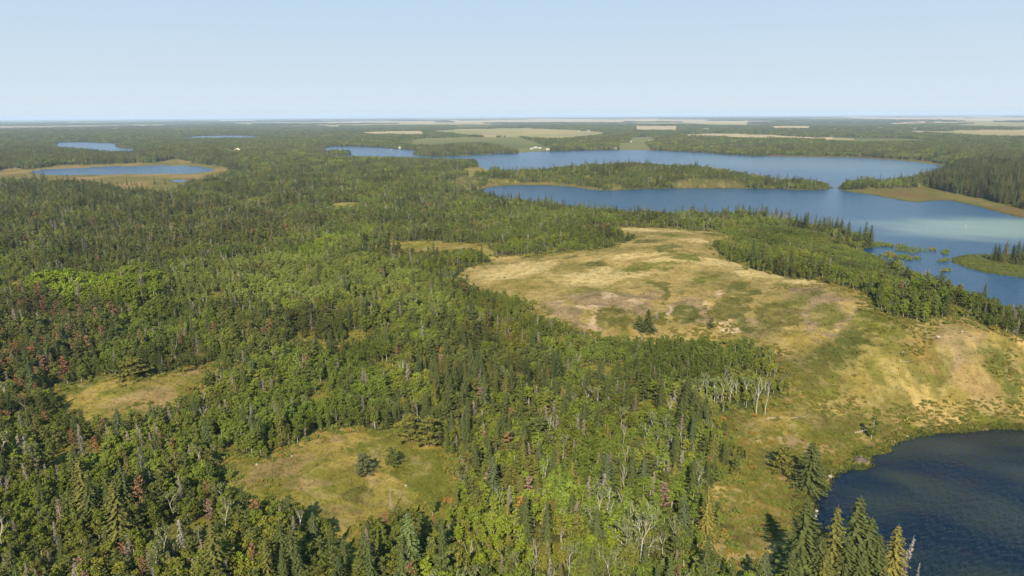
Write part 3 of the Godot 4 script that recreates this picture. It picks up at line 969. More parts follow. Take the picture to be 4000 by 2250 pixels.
func make_prototypes() -> void:
	for i in 14:
		make_aspen("aspen_0_%d" % i, 8.5, 2.0 * rng.randf_range(0.8, 1.25), 16, 46, 0.27, 0.16 + 0.025 * i)
		make_aspen("aspen_1_%d" % i, 8.5, 2.05 * rng.randf_range(0.8, 1.25), 11, 20, 0.42, 0.18 + 0.025 * i)
	for i in 8:
		make_spruce("spruce_0_%d" % i, 12.0, 2.6 * rng.randf_range(0.85, 1.15), 30, 8, 6, 0.40)
		make_spruce("spruce_1_%d" % i, 12.0, 2.5 * rng.randf_range(0.85, 1.15), 17, 6, 3, 0.66)
		make_pine("pine_0_%d" % i, 9.0, 2.1 * rng.randf_range(0.85, 1.2), 24, 4, 12, 0.26)
		if i >= 5:
			make_pine("pine_0_%d" % i, 7.5, 2.7 * rng.randf_range(0.9, 1.15), 34, 4, 13, 0.27)
		make_pine("pine_1_%d" % i, 9.0, 2.0 * rng.randf_range(0.85, 1.2), 16, 2, 9, 0.46)
	for i in 3:
		make_pine("rust_0_%d" % i, 9.5, 2.0, 22, 4, 9, 0.24)
		make_pine("rust_1_%d" % i, 9.5, 2.0, 15, 2, 8, 0.4)
	for i in 4:
		make_snag("snag_0_%d" % i, 9.5, 1.6, 24, 6)
		make_bare("bare_0_%d" % i, 9.5, i % 2 * 3)
		protos["snag_1_%d" % i] = protos["snag_0_%d" % i]
		protos["bare_1_%d" % i] = protos["bare_0_%d" % i]
	for i in 5:
		make_bush("bush_%d" % i, 1.0 * rng.randf_range(0.85, 1.2), 1.25 * rng.randf_range(0.8, 1.2), 9, 26, 0.17)
	for i in 4:
		make_tuft("tuft_%d" % i, 0.55, 0.42, 12, 0.045)
		make_tuft("reed_%d" % i, 0.8, 1.5, 22, 0.05)
		make_clump("aspen_2_%d" % i, false, 4, 3.6, 9.0, 70, 0.85)
		make_clump("spruce_2_%d" % i, true, 5, 3.4, 11.5, 60, 0.9)


# ---------------------------------------------------------------- land
func build_terrain() -> void:
	var rows := PackedFloat32Array()
	var r := 60.0
	while r < 75000.0:
		rows.append(r)
		r += clampf(r * r / 71200.0 * 0.85, 0.9, r * 0.05)
	var cols := 701
	var amax := 0.98
	var nr := rows.size()
	var v := PackedVector3Array()
	var nn := PackedVector3Array()
	var c := PackedColorArray()
	var uv := PackedVector2Array()
	var ix := PackedInt32Array()
	v.resize(nr * cols)
	nn.resize(nr * cols)
	c.resize(nr * cols)
	uv.resize(nr * cols)
	for j in nr:
		for i in cols:
			var a := lerpf(-amax, amax, i / (cols - 1.0))
			var x := sin(a) * rows[j]
			var z := -cos(a) * rows[j]
			var k := j * cols + i
			v[k] = Vector3(x, height(x, z), z)
			c[k] = land_colour(x, z, shore(x, z))
			uv[k] = Vector2(x, z)
	for j in nr:
		for i in cols:
			var k := j * cols + i
			var e := v[j * cols + mini(i + 1, cols - 1)] - v[j * cols + maxi(i - 1, 0)]
			var f := v[mini(j + 1, nr - 1) * cols + i] - v[maxi(j - 1, 0) * cols + i]
			nn[k] = e.cross(f).normalized()
			if nn[k].y < 0.0:
				nn[k] = -nn[k]
	ix.resize((nr - 1) * (cols - 1) * 6)
	var q := 0
	for j in nr - 1:
		for i in cols - 1:
			var k := j * cols + i
			ix[q] = k
			ix[q + 1] = k + cols
			ix[q + 2] = k + 1
			ix[q + 3] = k + 1
			ix[q + 4] = k + cols
			ix[q + 5] = k + cols + 1
			q += 6
	var arr := []
	arr.resize(Mesh.ARRAY_MAX)
	arr[Mesh.ARRAY_VERTEX] = v
	arr[Mesh.ARRAY_NORMAL] = nn
	arr[Mesh.ARRAY_COLOR] = c
	arr[Mesh.ARRAY_TEX_UV] = uv
	arr[Mesh.ARRAY_TEX_UV2] = uv
	arr[Mesh.ARRAY_INDEX] = ix
	var m := ArrayMesh.new()
	m.add_surface_from_arrays(Mesh.PRIMITIVE_TRIANGLES, arr)
	single("terrain", m, mat.land, Vector3.ZERO, "rolling land of woods, dry meadows and far fields", "terrain", "", "structure")


# ---------------------------------------------------------------- water
func build_waters() -> void:
	var said := {
		"main_lake": "long blue lake with two bays round the wooded tongue of land", "marsh_lake": "narrow blue lake ringed by tan sedge marsh", "pool": "tiny pale pool in the sedge marsh",
		"upper_lake": "blue lake among dark conifers beyond the marsh lake", "reed_lake": "faint thin strip of far lake in the woods", "wood_pond": "dark pond between the woods behind the big lake",
		"near_pond": "dark navy pond below the dry grass slope",
	}
	for key in lakes:
		var p: PackedVector2Array = lakes[key]
		var b := box_of(p).grow(30.0)
		var v := PackedVector3Array()
		var nn := PackedVector3Array()
		var c := PackedColorArray()
		var uv := PackedVector2Array()
		var near: bool = key == "near_pond"
		var turn := Vector2.from_angle(0.95 if near else 0.35)
		var grown := Geometry2D.offset_polygon(p, 9.0)
		var nv := 900
		var nu := 300
		# square cells whose size grows with their distance
		var step := 4.0 if near else maxf(8.0, b.get_center().length() / 60.0)
		var x := b.position.x
		while x < b.end.x:
			var z := b.position.y
			while z < b.end.y:
				var q := Vector2(x + step * 0.5, z + step * 0.5)
				var hit := false
				if absf(x) < -z * 1.25:
					for g in grown:
						if Geometry2D.is_point_in_polygon(q, g) or (Geometry2D.is_point_in_polygon(Vector2(x, z), g)) or Geometry2D.is_point_in_polygon(Vector2(x + step, z + step), g) or Geometry2D.is_point_in_polygon(Vector2(x + step, z), g) or Geometry2D.is_point_in_polygon(Vector2(x, z + step), g):
							hit = true
							break
				if hit:
					var cs := [Vector2(x, z), Vector2(x + step, z), Vector2(x + step, z + step), Vector2(x, z + step)]
					for i in [0, 1, 2, 0, 2, 3]:
						var w: Vector2 = cs[i]
						v.append(Vector3(w.x, 0, w.y))
						nn.append(Vector3.UP)
						c.append(water_colour(key, w.x, w.y))
						uv.append(Vector2(w.dot(turn), w.dot(turn.orthogonal())))
				z += step
			x += step
		var arr := []
		arr.resize(Mesh.ARRAY_MAX)
		arr[Mesh.ARRAY_VERTEX] = v
		arr[Mesh.ARRAY_NORMAL] = nn
		arr[Mesh.ARRAY_COLOR] = c
		arr[Mesh.ARRAY_TEX_UV] = uv
		var m := ArrayMesh.new()
		m.add_surface_from_arrays(Mesh.PRIMITIVE_TRIANGLES, arr)
		single("water", m, mat.pond if near else mat.water, Vector3.ZERO, said[key], "water", "", "structure")


func water_colour(key: String, x: float, z: float) -> Color:
	var deep := Color(0.006, 0.038, 0.085)
	if key == "near_pond":
		var s := -look_up(g_lake, x, z)
		var weed := clampf(n_tone.get_noise_2d(x * 0.9, z * 2.0) * 1.5 + 0.55, 0, 1) * smoothstep(46.0, 10.0, s)
		return Color(0.001, 0.004, 0.013).lerp(Color(0.016, 0.020, 0.016), weed)
	if key == "main_lake":
		var p := seen_at(Vector3(x, 0, z))
		var q := Vector2(x, z)
		var c := plane(2560, 575)
		var e := (q - c) / Vector2(130, 75)
		var shallow := smoothstep(1.25, 0.4, e.length() + n_small.get_noise_2d(x, z) * 0.25)
		var c2 := plane(2010, 410)
		e = (q - c2) / Vector2(300, 330)
		shallow = maxf(shallow, 0.28 * smoothstep(1.2, 0.3, e.length() + n_hum.get_noise_2d(x, z) * 0.4))
		return deep.lerp(Color(0.19, 0.25, 0.19), shallow * 0.8)
	return deep


# ---------------------------------------------------------------- planting
const TINT := {
	"olive": Color(0.126, 0.157, 0.020), "fresh": Color(0.110, 0.150, 0.021), "lime": Color(0.140, 0.190, 0.015), "grey": Color(0.146, 0.176, 0.034), "deep": Color(0.090, 0.119, 0.019), "dark": Color(0.09, 0.115, 0.028),
}
const KINDS := ["aspen", "spruce", "pine", "rust", "snag", "bare"]


func put(key: String, t: Transform3D, tint: Color) -> void:
	if not lots.has(key):
		lots[key] = [[], PackedColorArray()]
	lots[key][0].append(t)
	lots[key][1].append(tint)


func leaf_tint(kind: String, tone: String, x: float, z: float) -> Color:
	var k := rng.randf_range(0.8, 1.18) * (1.0 + n_tone.get_noise_2d(x, z) * 0.2 + n_mix.get_noise_2d(x + 77.0, z) * 0.5)
	var c: Color
	match kind:
		"aspen":
			c = TINT[tone]
			c = c.lerp(Color(0.18, 0.165, 0.025), clampf(n_mix.get_noise_2d(z, x) * 0.7 + rng.randf_range(-0.25, 0.25), 0.0, 0.5))
		"spruce": c = Color(0.074, 0.087, 0.027).lerp(Color(0.056, 0.076, 0.030), rng.randf()) if rng.randf() < 0.8 else Color(0.12, 0.105, 0.035)
		"pine": c = Color(0.102, 0.108, 0.025).lerp(Color(0.075, 0.095, 0.026), rng.randf())
		"rust": c = Color(0.20, 0.10, 0.055).lerp(Color(0.17, 0.11, 0.075), rng.randf())
		"snag": c = Color(0.26, 0.225, 0.195).lerp(Color(0.21, 0.17, 0.15), rng.randf())
		_: c = Color(0.15, 0.165, 0.06)
	return Color(c.r * k, c.g * k, c.b * k)


func zone_of(q: Vector2) -> Array:
	for a in zones:
		if inside(a, q):
			return a
	return []


func plant_forest() -> void:
	# nearest, farthest, spacing, grade
	for band in [[104.0, 330.0, 2.15, 0], [330.0, 700.0, 2.75, 0], [700.0, 1500.0, 4.2, 1], [1500.0, 3300.0, 8.4, 2], [3300.0, 7500.0, 19.0, 3], [7500.0, 26000.0, 80.0, 4]]:
		var st: float = band[2]
		var grade: int = band[3]
		var z: float = -band[0] * 0.76
		while z > -band[1]:
			var wide: float = -z * FAN + 14.0
			var x := -wide
			while x < wide:
				var px := x + rng.randf_range(-0.48, 0.48) * st
				var pz := z + rng.randf_range(-0.48, 0.48) * st
				x += st
				var d := sqrt(px * px + pz * pz)
				if d < band[0] or d >= band[1]:
					continue
				var s := shore(px, pz)
				if s < 2.5:
					continue
				if d < 4000.0 and look_up(g_marsh, px, pz) < 2.0:
					continue
				if is_open(px, pz):
					continue
				if d < 1500.0 and rng.randf() < gap(px, pz):
					continue
				if grade == 4 and n_roll.get_noise_2d(px * 0.7 + 3000.0, pz * 0.5) > 0.06:
					continue
				plant_one(px, pz, d, s, grade, st)
			z -= st


func gap(x: float, z: float) -> float:
	return 0.88 * smoothstep(0.2, 0.38, n_tone.get_noise_2d(x * 1.4 + 700.0, z * 1.4))


func plant_one(x: float, z: float, d: float, s: float, grade: int, st: float) -> void:
	var zone := zone_of(Vector2(x, z)) if d < 5000.0 else []
	var w: Array
	var tone := "olive"
	var tall_by := 1.0
	var mixn := n_mix.get_noise_2d(x, z)
	if zone.size():
		w = zone[2].duplicate()
		tone = zone[3]
		tall_by = zone[4]
	elif d > 1500.0:
		w = [0.5, 0.45, 0.05, 0.0, 0.0, 0.0]
	else:
		w = [0.62, 0.12, 0.2, 0.02, 0.03, 0.01]
	if zone.is_empty():
		var stand := n_mix.get_noise_2d(z + 300.0, x)
		tone = "olive" if stand > 0.15 else ("fresh" if stand < -0.2 else "deep")
	if s < 22.0 and d > 600.0:
		w[1] = w[1] * 2.0 + 0.12
	if d > 5000.0:
		mixn = n_roll.get_noise_2d(x * 4.0, z * 4.0) * 1.6
	var con := exp(mixn * 3.4) * 0.85
	w[1] *= con * (0.28 if d < 700.0 and w[1] < 0.3 else 0.6)
	w[2] *= con * (0.55 if w[2] < 0.3 else 0.9)
	w[3] *= con * (0.45 if w[3] > 0.1 else 0.25)
	var total := 0.0
	for k in w:
		total += k
	var pick := rng.randf() * total
	var kind := 0
	while kind < 5 and pick > w[kind]:
		pick -= w[kind]
		kind += 1
	var name_: String = KINDS[kind]
	var y := height(x, z)
	var sc: float = rng.randf_range(0.6, 1.05) * (1.0 + n_tone.get_noise_2d(z, x) * 0.45) * tall_by * (1.12 if kind == 1 else (0.86 if kind == 0 else 1.0))
	if grade >= 2:
		name_ = "aspen" if kind in [0, 5] else "spruce"
		var key := "%s_2_%d" % [name_, rng.randi() % 4]
		var spread: float = [1.0, 2.3, 9.0][grade - 2] * rng.randf_range(0.9, 1.25)
		var hi: float = [1.0, 1.0, 1.15][grade - 2] * rng.randf_range(0.8, 1.15) * tall_by
		put(key, Transform3D(Basis(Vector3.UP, rng.randf() * TAU) * Basis.from_scale(Vector3(spread, hi, spread)), Vector3(x, y - 0.3, z)), leaf_tint(name_, tone, x, z))
		return
	if d < 700.0:
		for k in [Vector2(0, 7), Vector2(6, 3), Vector2(-6, 3)]:
			if is_open(x + k.x, z + k.y):
				sc *= rng.randf_range(0.5, 0.85)
				break
	var lod := 1 if grade == 1 or d > 520.0 else 0
	var fat := rng.randf_range(0.9, 1.2) * (1.22 if grade == 1 else 1.0)
	var b := Basis(Vector3.UP, rng.randf() * TAU) * Basis.from_scale(Vector3(sc * fat, sc, sc * fat))
	b = Basis(Vector3(rng.randf_range(-1, 1), 0, rng.randf_range(-1, 1)).normalized(), rng.randf() * 0.05) * b
	var variant: int = rng.randi() % NEAR[name_]
	if tall_by < 0.6 and name_ == "aspen":
		variant = variant % 5
		if rng.randf() < 0.6:
			var bs := rng.randf_range(1.5, 2.6)
			put("bush_%d" % (variant), Transform3D(Basis(Vector3.UP, rng.randf() * TAU) * Basis.from_scale(Vector3(bs * 1.05, bs, bs * 1.05)), Vector3(x, y - 0.1, z)), leaf_tint("aspen", tone, x, z))
			return
	var t := Transform3D(b, Vector3(x, y - 0.12, z))
	var tint := leaf_tint(name_, tone, x, z)
	for e in clear_spots:
		if Vector2(x - e[0], z - e[1]).length_squared() < e[2]:
			return
	if d < 420.0:
		var p := seen_at(Vector3(x, y + sc * 6.0, z))
		if p.x > 8 and p.x < 2568 and p.y < 1435:
			if not picks.has(name_):
				picks[name_] = []
			picks[name_].append([d, variant, t, tint, sc, tone])
			return
	put("%s_%d_%d" % [name_, lod, variant], t, tint)


func plant_undergrowth() -> void:
	var z := -84.0
	while z > -560.0:
		var st := 2.4 if z > -300.0 else 4.0
		var wide := -z * FAN + 10.0
		var x := -wide
		while x < wide:
			var px := x + rng.randf_range(-0.5, 0.5) * st
			var pz := z + rng.randf_range(-0.5, 0.5) * st
			x += st
			var s := shore(px, pz)
			if s < 1.0 or rng.randf() < 0.25:
				continue
			var open := is_open(px, pz)
			var sc := rng.randf_range(0.55, 1.1)
			if open:
				var chance := 0.0
				if pz > -420.0:
					chance = maxf(0.0, n_tone.get_noise_2d(px * 1.2, pz * 1.2 + 400.0) - 0.33) * 1.2
				for k in [Vector2(5, 0), Vector2(-5, 0), Vector2(0, 5), Vector2(0, -5)]:
					if not is_open(px + k.x, pz + k.y) and shore(px + k.x, pz + k.y) > 1.0:
						chance = maxf(chance, 0.6)
						sc *= rng.randf_range(1.0, 2.2)
						break
				var q := Vector2(px, pz)
				for a in shrub_zones:
					if inside(a, q):
						chance = maxf(chance, a[2] * (0.8 + n_patch.get_noise_2d(px, pz) * 2.2))
				if s < 16.0:
					chance = maxf(chance, 0.35)
				if chance > 0.3 and pz > -330.0:
					for k in 4:
						var bx := px + rng.randf_range(-1.6, 1.6)
						var bz := pz + rng.randf_range(-1.6, 1.6)
						var bs := rng.randf_range(0.3, 0.62)
						var bc := Color(0.125, 0.15, 0.026).lerp(Color(0.21, 0.16, 0.032), rng.randf() * (1.0 if n_patch.get_noise_2d(bx, bz) > 0.0 else 0.45))
						put("bush_%d" % (rng.randi() % 5), Transform3D(Basis(Vector3.UP, rng.randf() * TAU) * Basis.from_scale(Vector3(bs * 1.5, bs, bs * 1.5)), Vector3(bx, height(bx, bz) - 0.05, bz)), bc)
				if rng.randf() > chance:
					continue
				sc *= rng.randf_range(0.55, 1.05)
			var c := Color(0.125, 0.155, 0.03).lerp(Color(0.19, 0.175, 0.036), rng.randf())
			if open and rng.randf() < 0.25:
				c = Color(0.22, 0.165, 0.036)
			var k := rng.randf_range(0.75, 1.15)
			var variant := rng.randi() % 5
			var t := Transform3D(Basis(Vector3.UP, rng.randf() * TAU) * Basis.from_scale(Vector3(sc * 1.15, sc, sc * 1.15)), Vector3(px, height(px, pz) - 0.05, pz))
			var tint := Color(c.r * k, c.g * k, c.b * k)
			if open and sc > 0.5:
				var p := seen_at(t.origin)
				if p.x > 8 and p.x < 2568 and p.y < 1440 and p.y > 700:
					if not picks.has("bush"):
						picks.bush = []
					picks.bush.append([Vector2(px, pz).length(), variant, t, tint, sc, ""])
					continue
			put("bush_%d" % variant, t, tint)
		z -= st


func plant_meadows() -> void:
	var z := -90.0
	while z > -520.0:
		var st := 1.05 if z > -215.0 else (1.7 if z > -330.0 else 2.6)
		var wide := -z * FAN + 6.0
		var x := -wide
		while x < wide:
			var px := x + rng.randf_range(-0.5, 0.5) * st
			var pz := z + rng.randf_range(-0.5, 0.5) * st
			x += st
			var s := shore(px, pz)
			if s < 0.4:
				continue
			var q := Vector2(px, pz)
			var near_any := false
			for a in meadows:
				if a[1].has_point(q):
					near_any = true
					break
			if not near_any or not is_open(px, pz):
				continue
			var c := land_colour(px, pz, s)
			var k := rng.randf_range(0.8, 1.2)
			var sc := rng.randf_range(0.7, 1.3) * (1.0 if st < 1.5 else 1.35)
			put("tuft_%d" % (rng.randi() % 4), Transform3D(Basis(Vector3.UP, rng.randf() * TAU).scaled(Vector3(sc, sc * 0.8, sc)), Vector3(px, height(px, pz), pz)), Color(c.r * k, c.g * k, c.b * k))
		z -= st


func plant_reeds() -> void:
	var z := -120.0
	while z > -1150.0:
		var st := clampf(-z / 260.0, 0.9, 3.4)
		var wide := -z * FAN + 6.0
		var x := -wide
		while x < wide:
			var px := x + rng.randf_range(-0.5, 0.5) * st
			var pz := z + rng.randf_range(-0.5, 0.5) * st
			x += st
			var s := look_up(g_lake, px, pz)
			if s > 7.0 or s < -3.0:
				continue
			s = shore(px, pz)
			if s < -0.8 or s > 4.5:
				continue
			var c := Color(0.16, 0.17, 0.03).lerp(Color(0.10, 0.12, 0.026), rng.randf())
			var sc := rng.randf_range(0.5, 0.9) * maxf(1.0, st * 0.7)
			put("reed_%d" % (rng.randi() % 4), Transform3D(Basis(Vector3.UP, rng.randf() * TAU).scaled(Vector3(sc, sc * 0.8 / maxf(1.0, st * 0.55), sc)), Vector3(px, maxf(height(px, pz), -0.1), pz)), c)
		z -= st


const PAL := {
	"aspen": [["olive green", Color(0.122, 0.138, 0.021)], ["fresh green", Color(0.102, 0.128, 0.020)], ["yellow green", Color(0.160, 0.158, 0.024)], ["grey green", Color(0.130, 0.150, 0.040)], ["deep green", Color(0.084, 0.110, 0.020)], ["lime green", Color(0.165, 0.21, 0.018)]],
	"spruce": [["dark green", Color(0.072, 0.084, 0.027)], ["blue green", Color(0.078, 0.096, 0.044)], ["olive", Color(0.118, 0.116, 0.031)], ["yellowish", Color(0.17, 0.145, 0.036)], ["pale green", Color(0.11, 0.14, 0.05)]],
	"pine": [["olive", Color(0.122, 0.12, 0.027)], ["dark green", Color(0.085, 0.098, 0.027)], ["grey green", Color(0.09, 0.10, 0.045)]],
	"rust": [["rust red", Color(0.225, 0.098, 0.054)], ["brown", Color(0.21, 0.12, 0.06)], ["mauve brown", Color(0.24, 0.15, 0.125)], ["orange", Color(0.42, 0.18, 0.05)]],
	"snag": [["grey", Color(0.29, 0.25, 0.22)], ["silver grey", Color(0.36, 0.33, 0.30)], ["brown-grey", Color(0.24, 0.185, 0.15)]],
	"bare": [["thin leaved", Color(0.15, 0.165, 0.06)]],
	"bush": [["green", Color(0.125, 0.155, 0.03)], ["olive", Color(0.18, 0.168, 0.035)], ["rusty", Color(0.24, 0.15, 0.036)]],
}
const CALLED := {"aspen": "aspen_tree", "spruce": "spruce_tree", "pine": "jack_pine", "rust": "dying_conifer", "snag": "dead_conifer", "bare": "bare_poplar", "bush": "low_shrub"}
const SPOKEN := {"aspen": "aspen", "spruce": "spruce", "pine": "jack pine", "rust": "dying conifer", "snag": "dead conifer", "bare": "bare white poplar", "bush": "shrub"}
const NTH := ["first", "second", "third", "fourth", "fifth", "sixth", "seventh", "eighth", "ninth", "tenth", "eleventh", "twelfth", "thirteenth", "fourteenth", "fifteenth", "sixteenth", "seventeenth", "eighteenth", "nineteenth", "twentieth", "twenty-first", "twenty-second", "twenty-third", "twenty-fourth", "twenty-fifth", "twenty-sixth", "twenty-seventh", "twenty-eighth", "twenty-ninth", "thirtieth"]
var tints := {}
var marks: Array = []
var n_of := {}


func tinted(kind: String, tone: int) -> StandardMaterial3D:
	var key := kind + str(tone)
	if not tints.has(key):
		var m: StandardMaterial3D = mat.leaf.duplicate() if kind in ["aspen", "bare", "bush"] else mat.needle.duplicate()
		m.albedo_color = PAL[kind][tone][1].linear_to_srgb()
		tints[key] = m
	return tints[key]


func tree(kind: String, variant: int, tone: int, t: Transform3D, label: String, group: String) -> Node3D:
	var o := thing(CALLED[kind], Vector3.ZERO, label, "shrub" if kind == "bush" else "tree", group)
	o.transform = t
	var p: Array = protos["bush_%d" % variant] if kind == "bush" else protos["%s_0_%d" % [kind, variant]]
	if p[1]:
		part("stem" if kind == "bush" else "trunk", p[1], null, o)
	if p[2]:
		part("twigs" if kind == "snag" else ("foliage" if kind in ["bush", "bare"] else "crown"), p[2], tinted(kind, tone), o)
	n_of[kind] = n_of.get(kind, 0) + 1
	return o


# a tree that the photograph shows by itself: foot at (bx, by), top at ty
func hero(kind: String, bx: float, by: float, ty: float, tone: int, fat: float, label: String, group := "", clear := 1.3, shape := -1) -> Node3D:
	var g := ground(bx, by)
	var h := tall(g, ty)
	var unit: float = {"aspen": 8.5, "spruce": 12.2, "pine": 9.6, "rust": 9.8, "snag": 9.5, "bare": 9.2, "bush": 1.25}[kind]
	if kind == "pine" and shape >= 5:
		unit = 7.9
	var k := h / unit
	var t := Transform3D(Basis(Vector3.UP, rng.randf() * TAU) * Basis.from_scale(Vector3(k * fat, k, k * fat)), g - Vector3(0, 0.1, 0))
	clear_spots.append([g.x, g.z, clear * clear])
	var n: int = NEAR[kind] if NEAR.has(kind) else 5
	return tree(kind, shape if shape >= 0 else rng.randi() % n, tone, t, label, group)


# a row of trees, each [x of the foot, y of the foot, y of the top], counted from its first one
func row(kind: String, list: Array, says: String, group: String, tone: int, fat := 1.0) -> void:
	for i in list.size():
		var q: Array = list[i]
		hero(kind, q[0], q[1], q[2], tone if q.size() < 4 else q[3], fat * rng.randf_range(0.9, 1.15), says % NTH[i], group, 1.6)


func build_landmarks() -> void:
	for q in [["small sunlit clearing", 850, 1190], ["upper straw clearing", 330, 980], ["spruces at the pond corner", 2100, 1440], ["lone bank spruce", 2036, 1225], ["white forked poplars", 1912, 1040], ["rusty conifer cluster", 90, 900],
			["bright lime aspen grove", 240, 770], ["two clearing pines", 950, 1180], ["pale green tall spruce", 1030, 1440], ["big olive spruce", 305, 1365], ["grey spire snag", 984, 1290], ["pair of rust spires", 1200, 1010], ["orange tinged spruce", 1776, 1350],
			["white barked poplar stand", 1640, 1390], ["rusty shrub slope", 1930, 1300], ["foot of the dry hill", 1560, 870], ["pair of grey snags", 475, 1270], ["long grey snag", 462, 1400], ["yellow young spruce", 684, 1450], ["rust-and-grey snag cluster", 215, 1110],
			["pair of dark spruces", 1360, 1360], ["bleached poplar tangle", 1345, 1430], ["mauve dead pines", 545, 1310], ["dead red pines", 230, 1460], ["stem row below the hill", 1800, 1000], ["orange top spruce", 1414, 1030],
			["long pale log", 1950, 1052], ["beaver lodge", 2167, 1160], ["branchy bleached log", 2165, 1086], ["thin shoulder log", 2280, 911], ["sandy scar", 1815, 825], ["pale crest boulder", 2360, 849], ["lone hill spruce", 1630, 834], ["forked shoulder log", 2328, 834], ["bend of the pond shore", 2320, 1100],
			["far pond shore", 2480, 1085], ["branchy slope log", 2247, 935], ["lone leafy aspen", 2191, 1104], ["slope corner spruces", 1835, 1180], ["grey crooked snag", 147, 1388], ["narrow grey snag", 367, 1240], ["rusty rim pine", 163, 962], ["upper rim jack pines", 1054, 1116], ["broad rim jack pine", 1175, 1205],
			["round straw clearing pine", 335, 952], ["leaning bare poplar", 1490, 1374], ["spruce between both clearings", 745, 980], ["pale blue spruce", 1130, 1030], ["broken orange conifer", 1109, 908], ["white olive-wood poplar", 415, 1420], ["mauve rust spire", 211, 1478],
			["low red pine", 970, 1330], ["round red pine", 1090, 1340], ["log in the gap", 1370, 1136], ["rusty tipped spruce", 1528, 1110], ["orange tipped spruce", 1660, 1152], ["flat clearing boulder", 646, 1169], ["brown rim pine", 580, 1312], ["yellowish aspen-wood spruce", 1455, 1268],
			["small rust tip", 1397, 972], ["brown-grey beyond-spire snag", 1266, 1008]]:
		var g := ground(q[1], q[2])
		marks.append([q[0], Vector2(g.x, g.z)])
	# spruces and snags round the near pond
	hero("spruce", 2012, 1478, 1250, 0, 1.5, "tall dark green spruce of the pond corner group, next to the shrub slope")
	hero("spruce", 2086, 1484, 1267, 2, 1.2, "slim olive spruce with narrow tip between two bigger ones at the pond corner")
	hero("spruce", 2138, 1482, 1243, 0, 1.4, "tallest dark spruce of the pond corner group, tip against the dark water")
	hero("spruce", 2172, 1490, 1296, 0, 1.5, "bushy dark green spruce in the middle of the pond corner group")
	hero("spruce", 2066, 1520, 1390, 2, 1.7, "low olive spruce at the very front of the pond corner group")
	hero("spruce", 2152, 1522, 1400, 0, 1.7, "low dark spruce at the very front of the pond corner group")
	hero("spruce", 2196, 1500, 1340, 0, 1.5, "dark spruce between the yellowish one and the bushy one")
	hero("spruce", 2238, 1494, 1316, 3, 1.25, "yellowish spruce next to the leaning grey snag at the pond corner")
	hero("spruce", 2205, 1500, 1392, 3, 1.6, "short yellowish spruce in front of the pond corner group")
	hero("spruce", 2052, 1500, 1345, 0, 1.7, "dark spruce in front, filling between the tall pond corner pair")
	hero("spruce", 2118, 1505, 1360, 0, 1.7, "dark low spruce in front of the tallest pond corner spruce")
	hero("spruce", 1982, 1510, 1385, 0, 1.8, "dark spruce at the slope side of the pond corner group")
	hero("spruce", 1916, 1505, 1384, 1, 1.35, "young blue green spruce below the rusty shrub slope")
	var lean := hero("snag", 2250, 1492, 1345, 1, 0.8, "leaning silver grey snag over the pond water")
	lean.rotate(Vector3.BACK, -0.2)
	hero("snag", 2303, 1490, 1412, 1, 0.55, "small silver snag standing alone in the pond edge")
	hero("spruce", 2034, 1229, 1108, 0, 2.0, "broad blue green spruce alone on the pond bank")
	hero("pine", 1966, 1192, 1119, 0, 1.45, "broad olive jack pine beside the lone bank spruce", "", 1.3, 7)
	hero("aspen", 2191, 1104, 1040, 4, 0.95, "leafy deep green aspen alone on the bank above the pond", "", 1.3, 0)
	# trees alone on the hill and in the clearings
	hero("spruce", 1630, 834, 776, 0, 2.2, "dark broad spruce standing alone on the dry hill")
	hero("pine", 1609, 832, 795, 1, 1.4, "dark green young pine leaning on the lone hill spruce", "", 1.3, 6)
	hero("snag", 1652, 808, 779, 1, 1.3, "grey dead crown lying behind the lone hill spruce")
	hero("pine", 1788, 827, 795, 1, 1.5, "small dark pine by the sandy scar on the hill")
	hero("pine", 918, 1198, 1140, 2, 1.3, "sparse grey green jack pine in the small sunlit clearing", "", 1.3, 5)
	hero("pine", 988, 1174, 1125, 1, 1.25, "dense dark green jack pine in the small sunlit clearing", "", 1.3, 6)
	hero("snag", 984, 1300, 1226, 1, 0.5, "slim grey spire snag at the lower rim of the sunlit clearing")
	hero("spruce", 1032, 1462, 1282, 4, 1.3, "tall pale green spruce below the small sunlit clearing")
	hero("spruce", 305, 1375, 1206, 2, 1.25, "big olive spruce rising over the lower woods")
	hero("spruce", 224, 1330, 1140, 2, 1.1, "tall olive spruce behind the big olive one, lower woods")
	hero("pine", 1030, 1112, 1040, 0, 2.02, "dark olive jack pine at the upper rim of the sunlit clearing")
	hero("pine", 1078, 1122, 1044, 0, 1.86, "jack pine with a rusty bough at the clearing's upper rim")
	hero("pine", 1175, 1205, 1130, 0, 2.09, "broad olive jack pine at the clearing rim facing the pond")
	hero("pine", 335, 952, 890, 0, 2.33, "round olive jack pine at the upper straw clearing")
	hero("spruce", 478, 692, 655, 0, 1.0, "single dark spruce spire among the olive aspens")
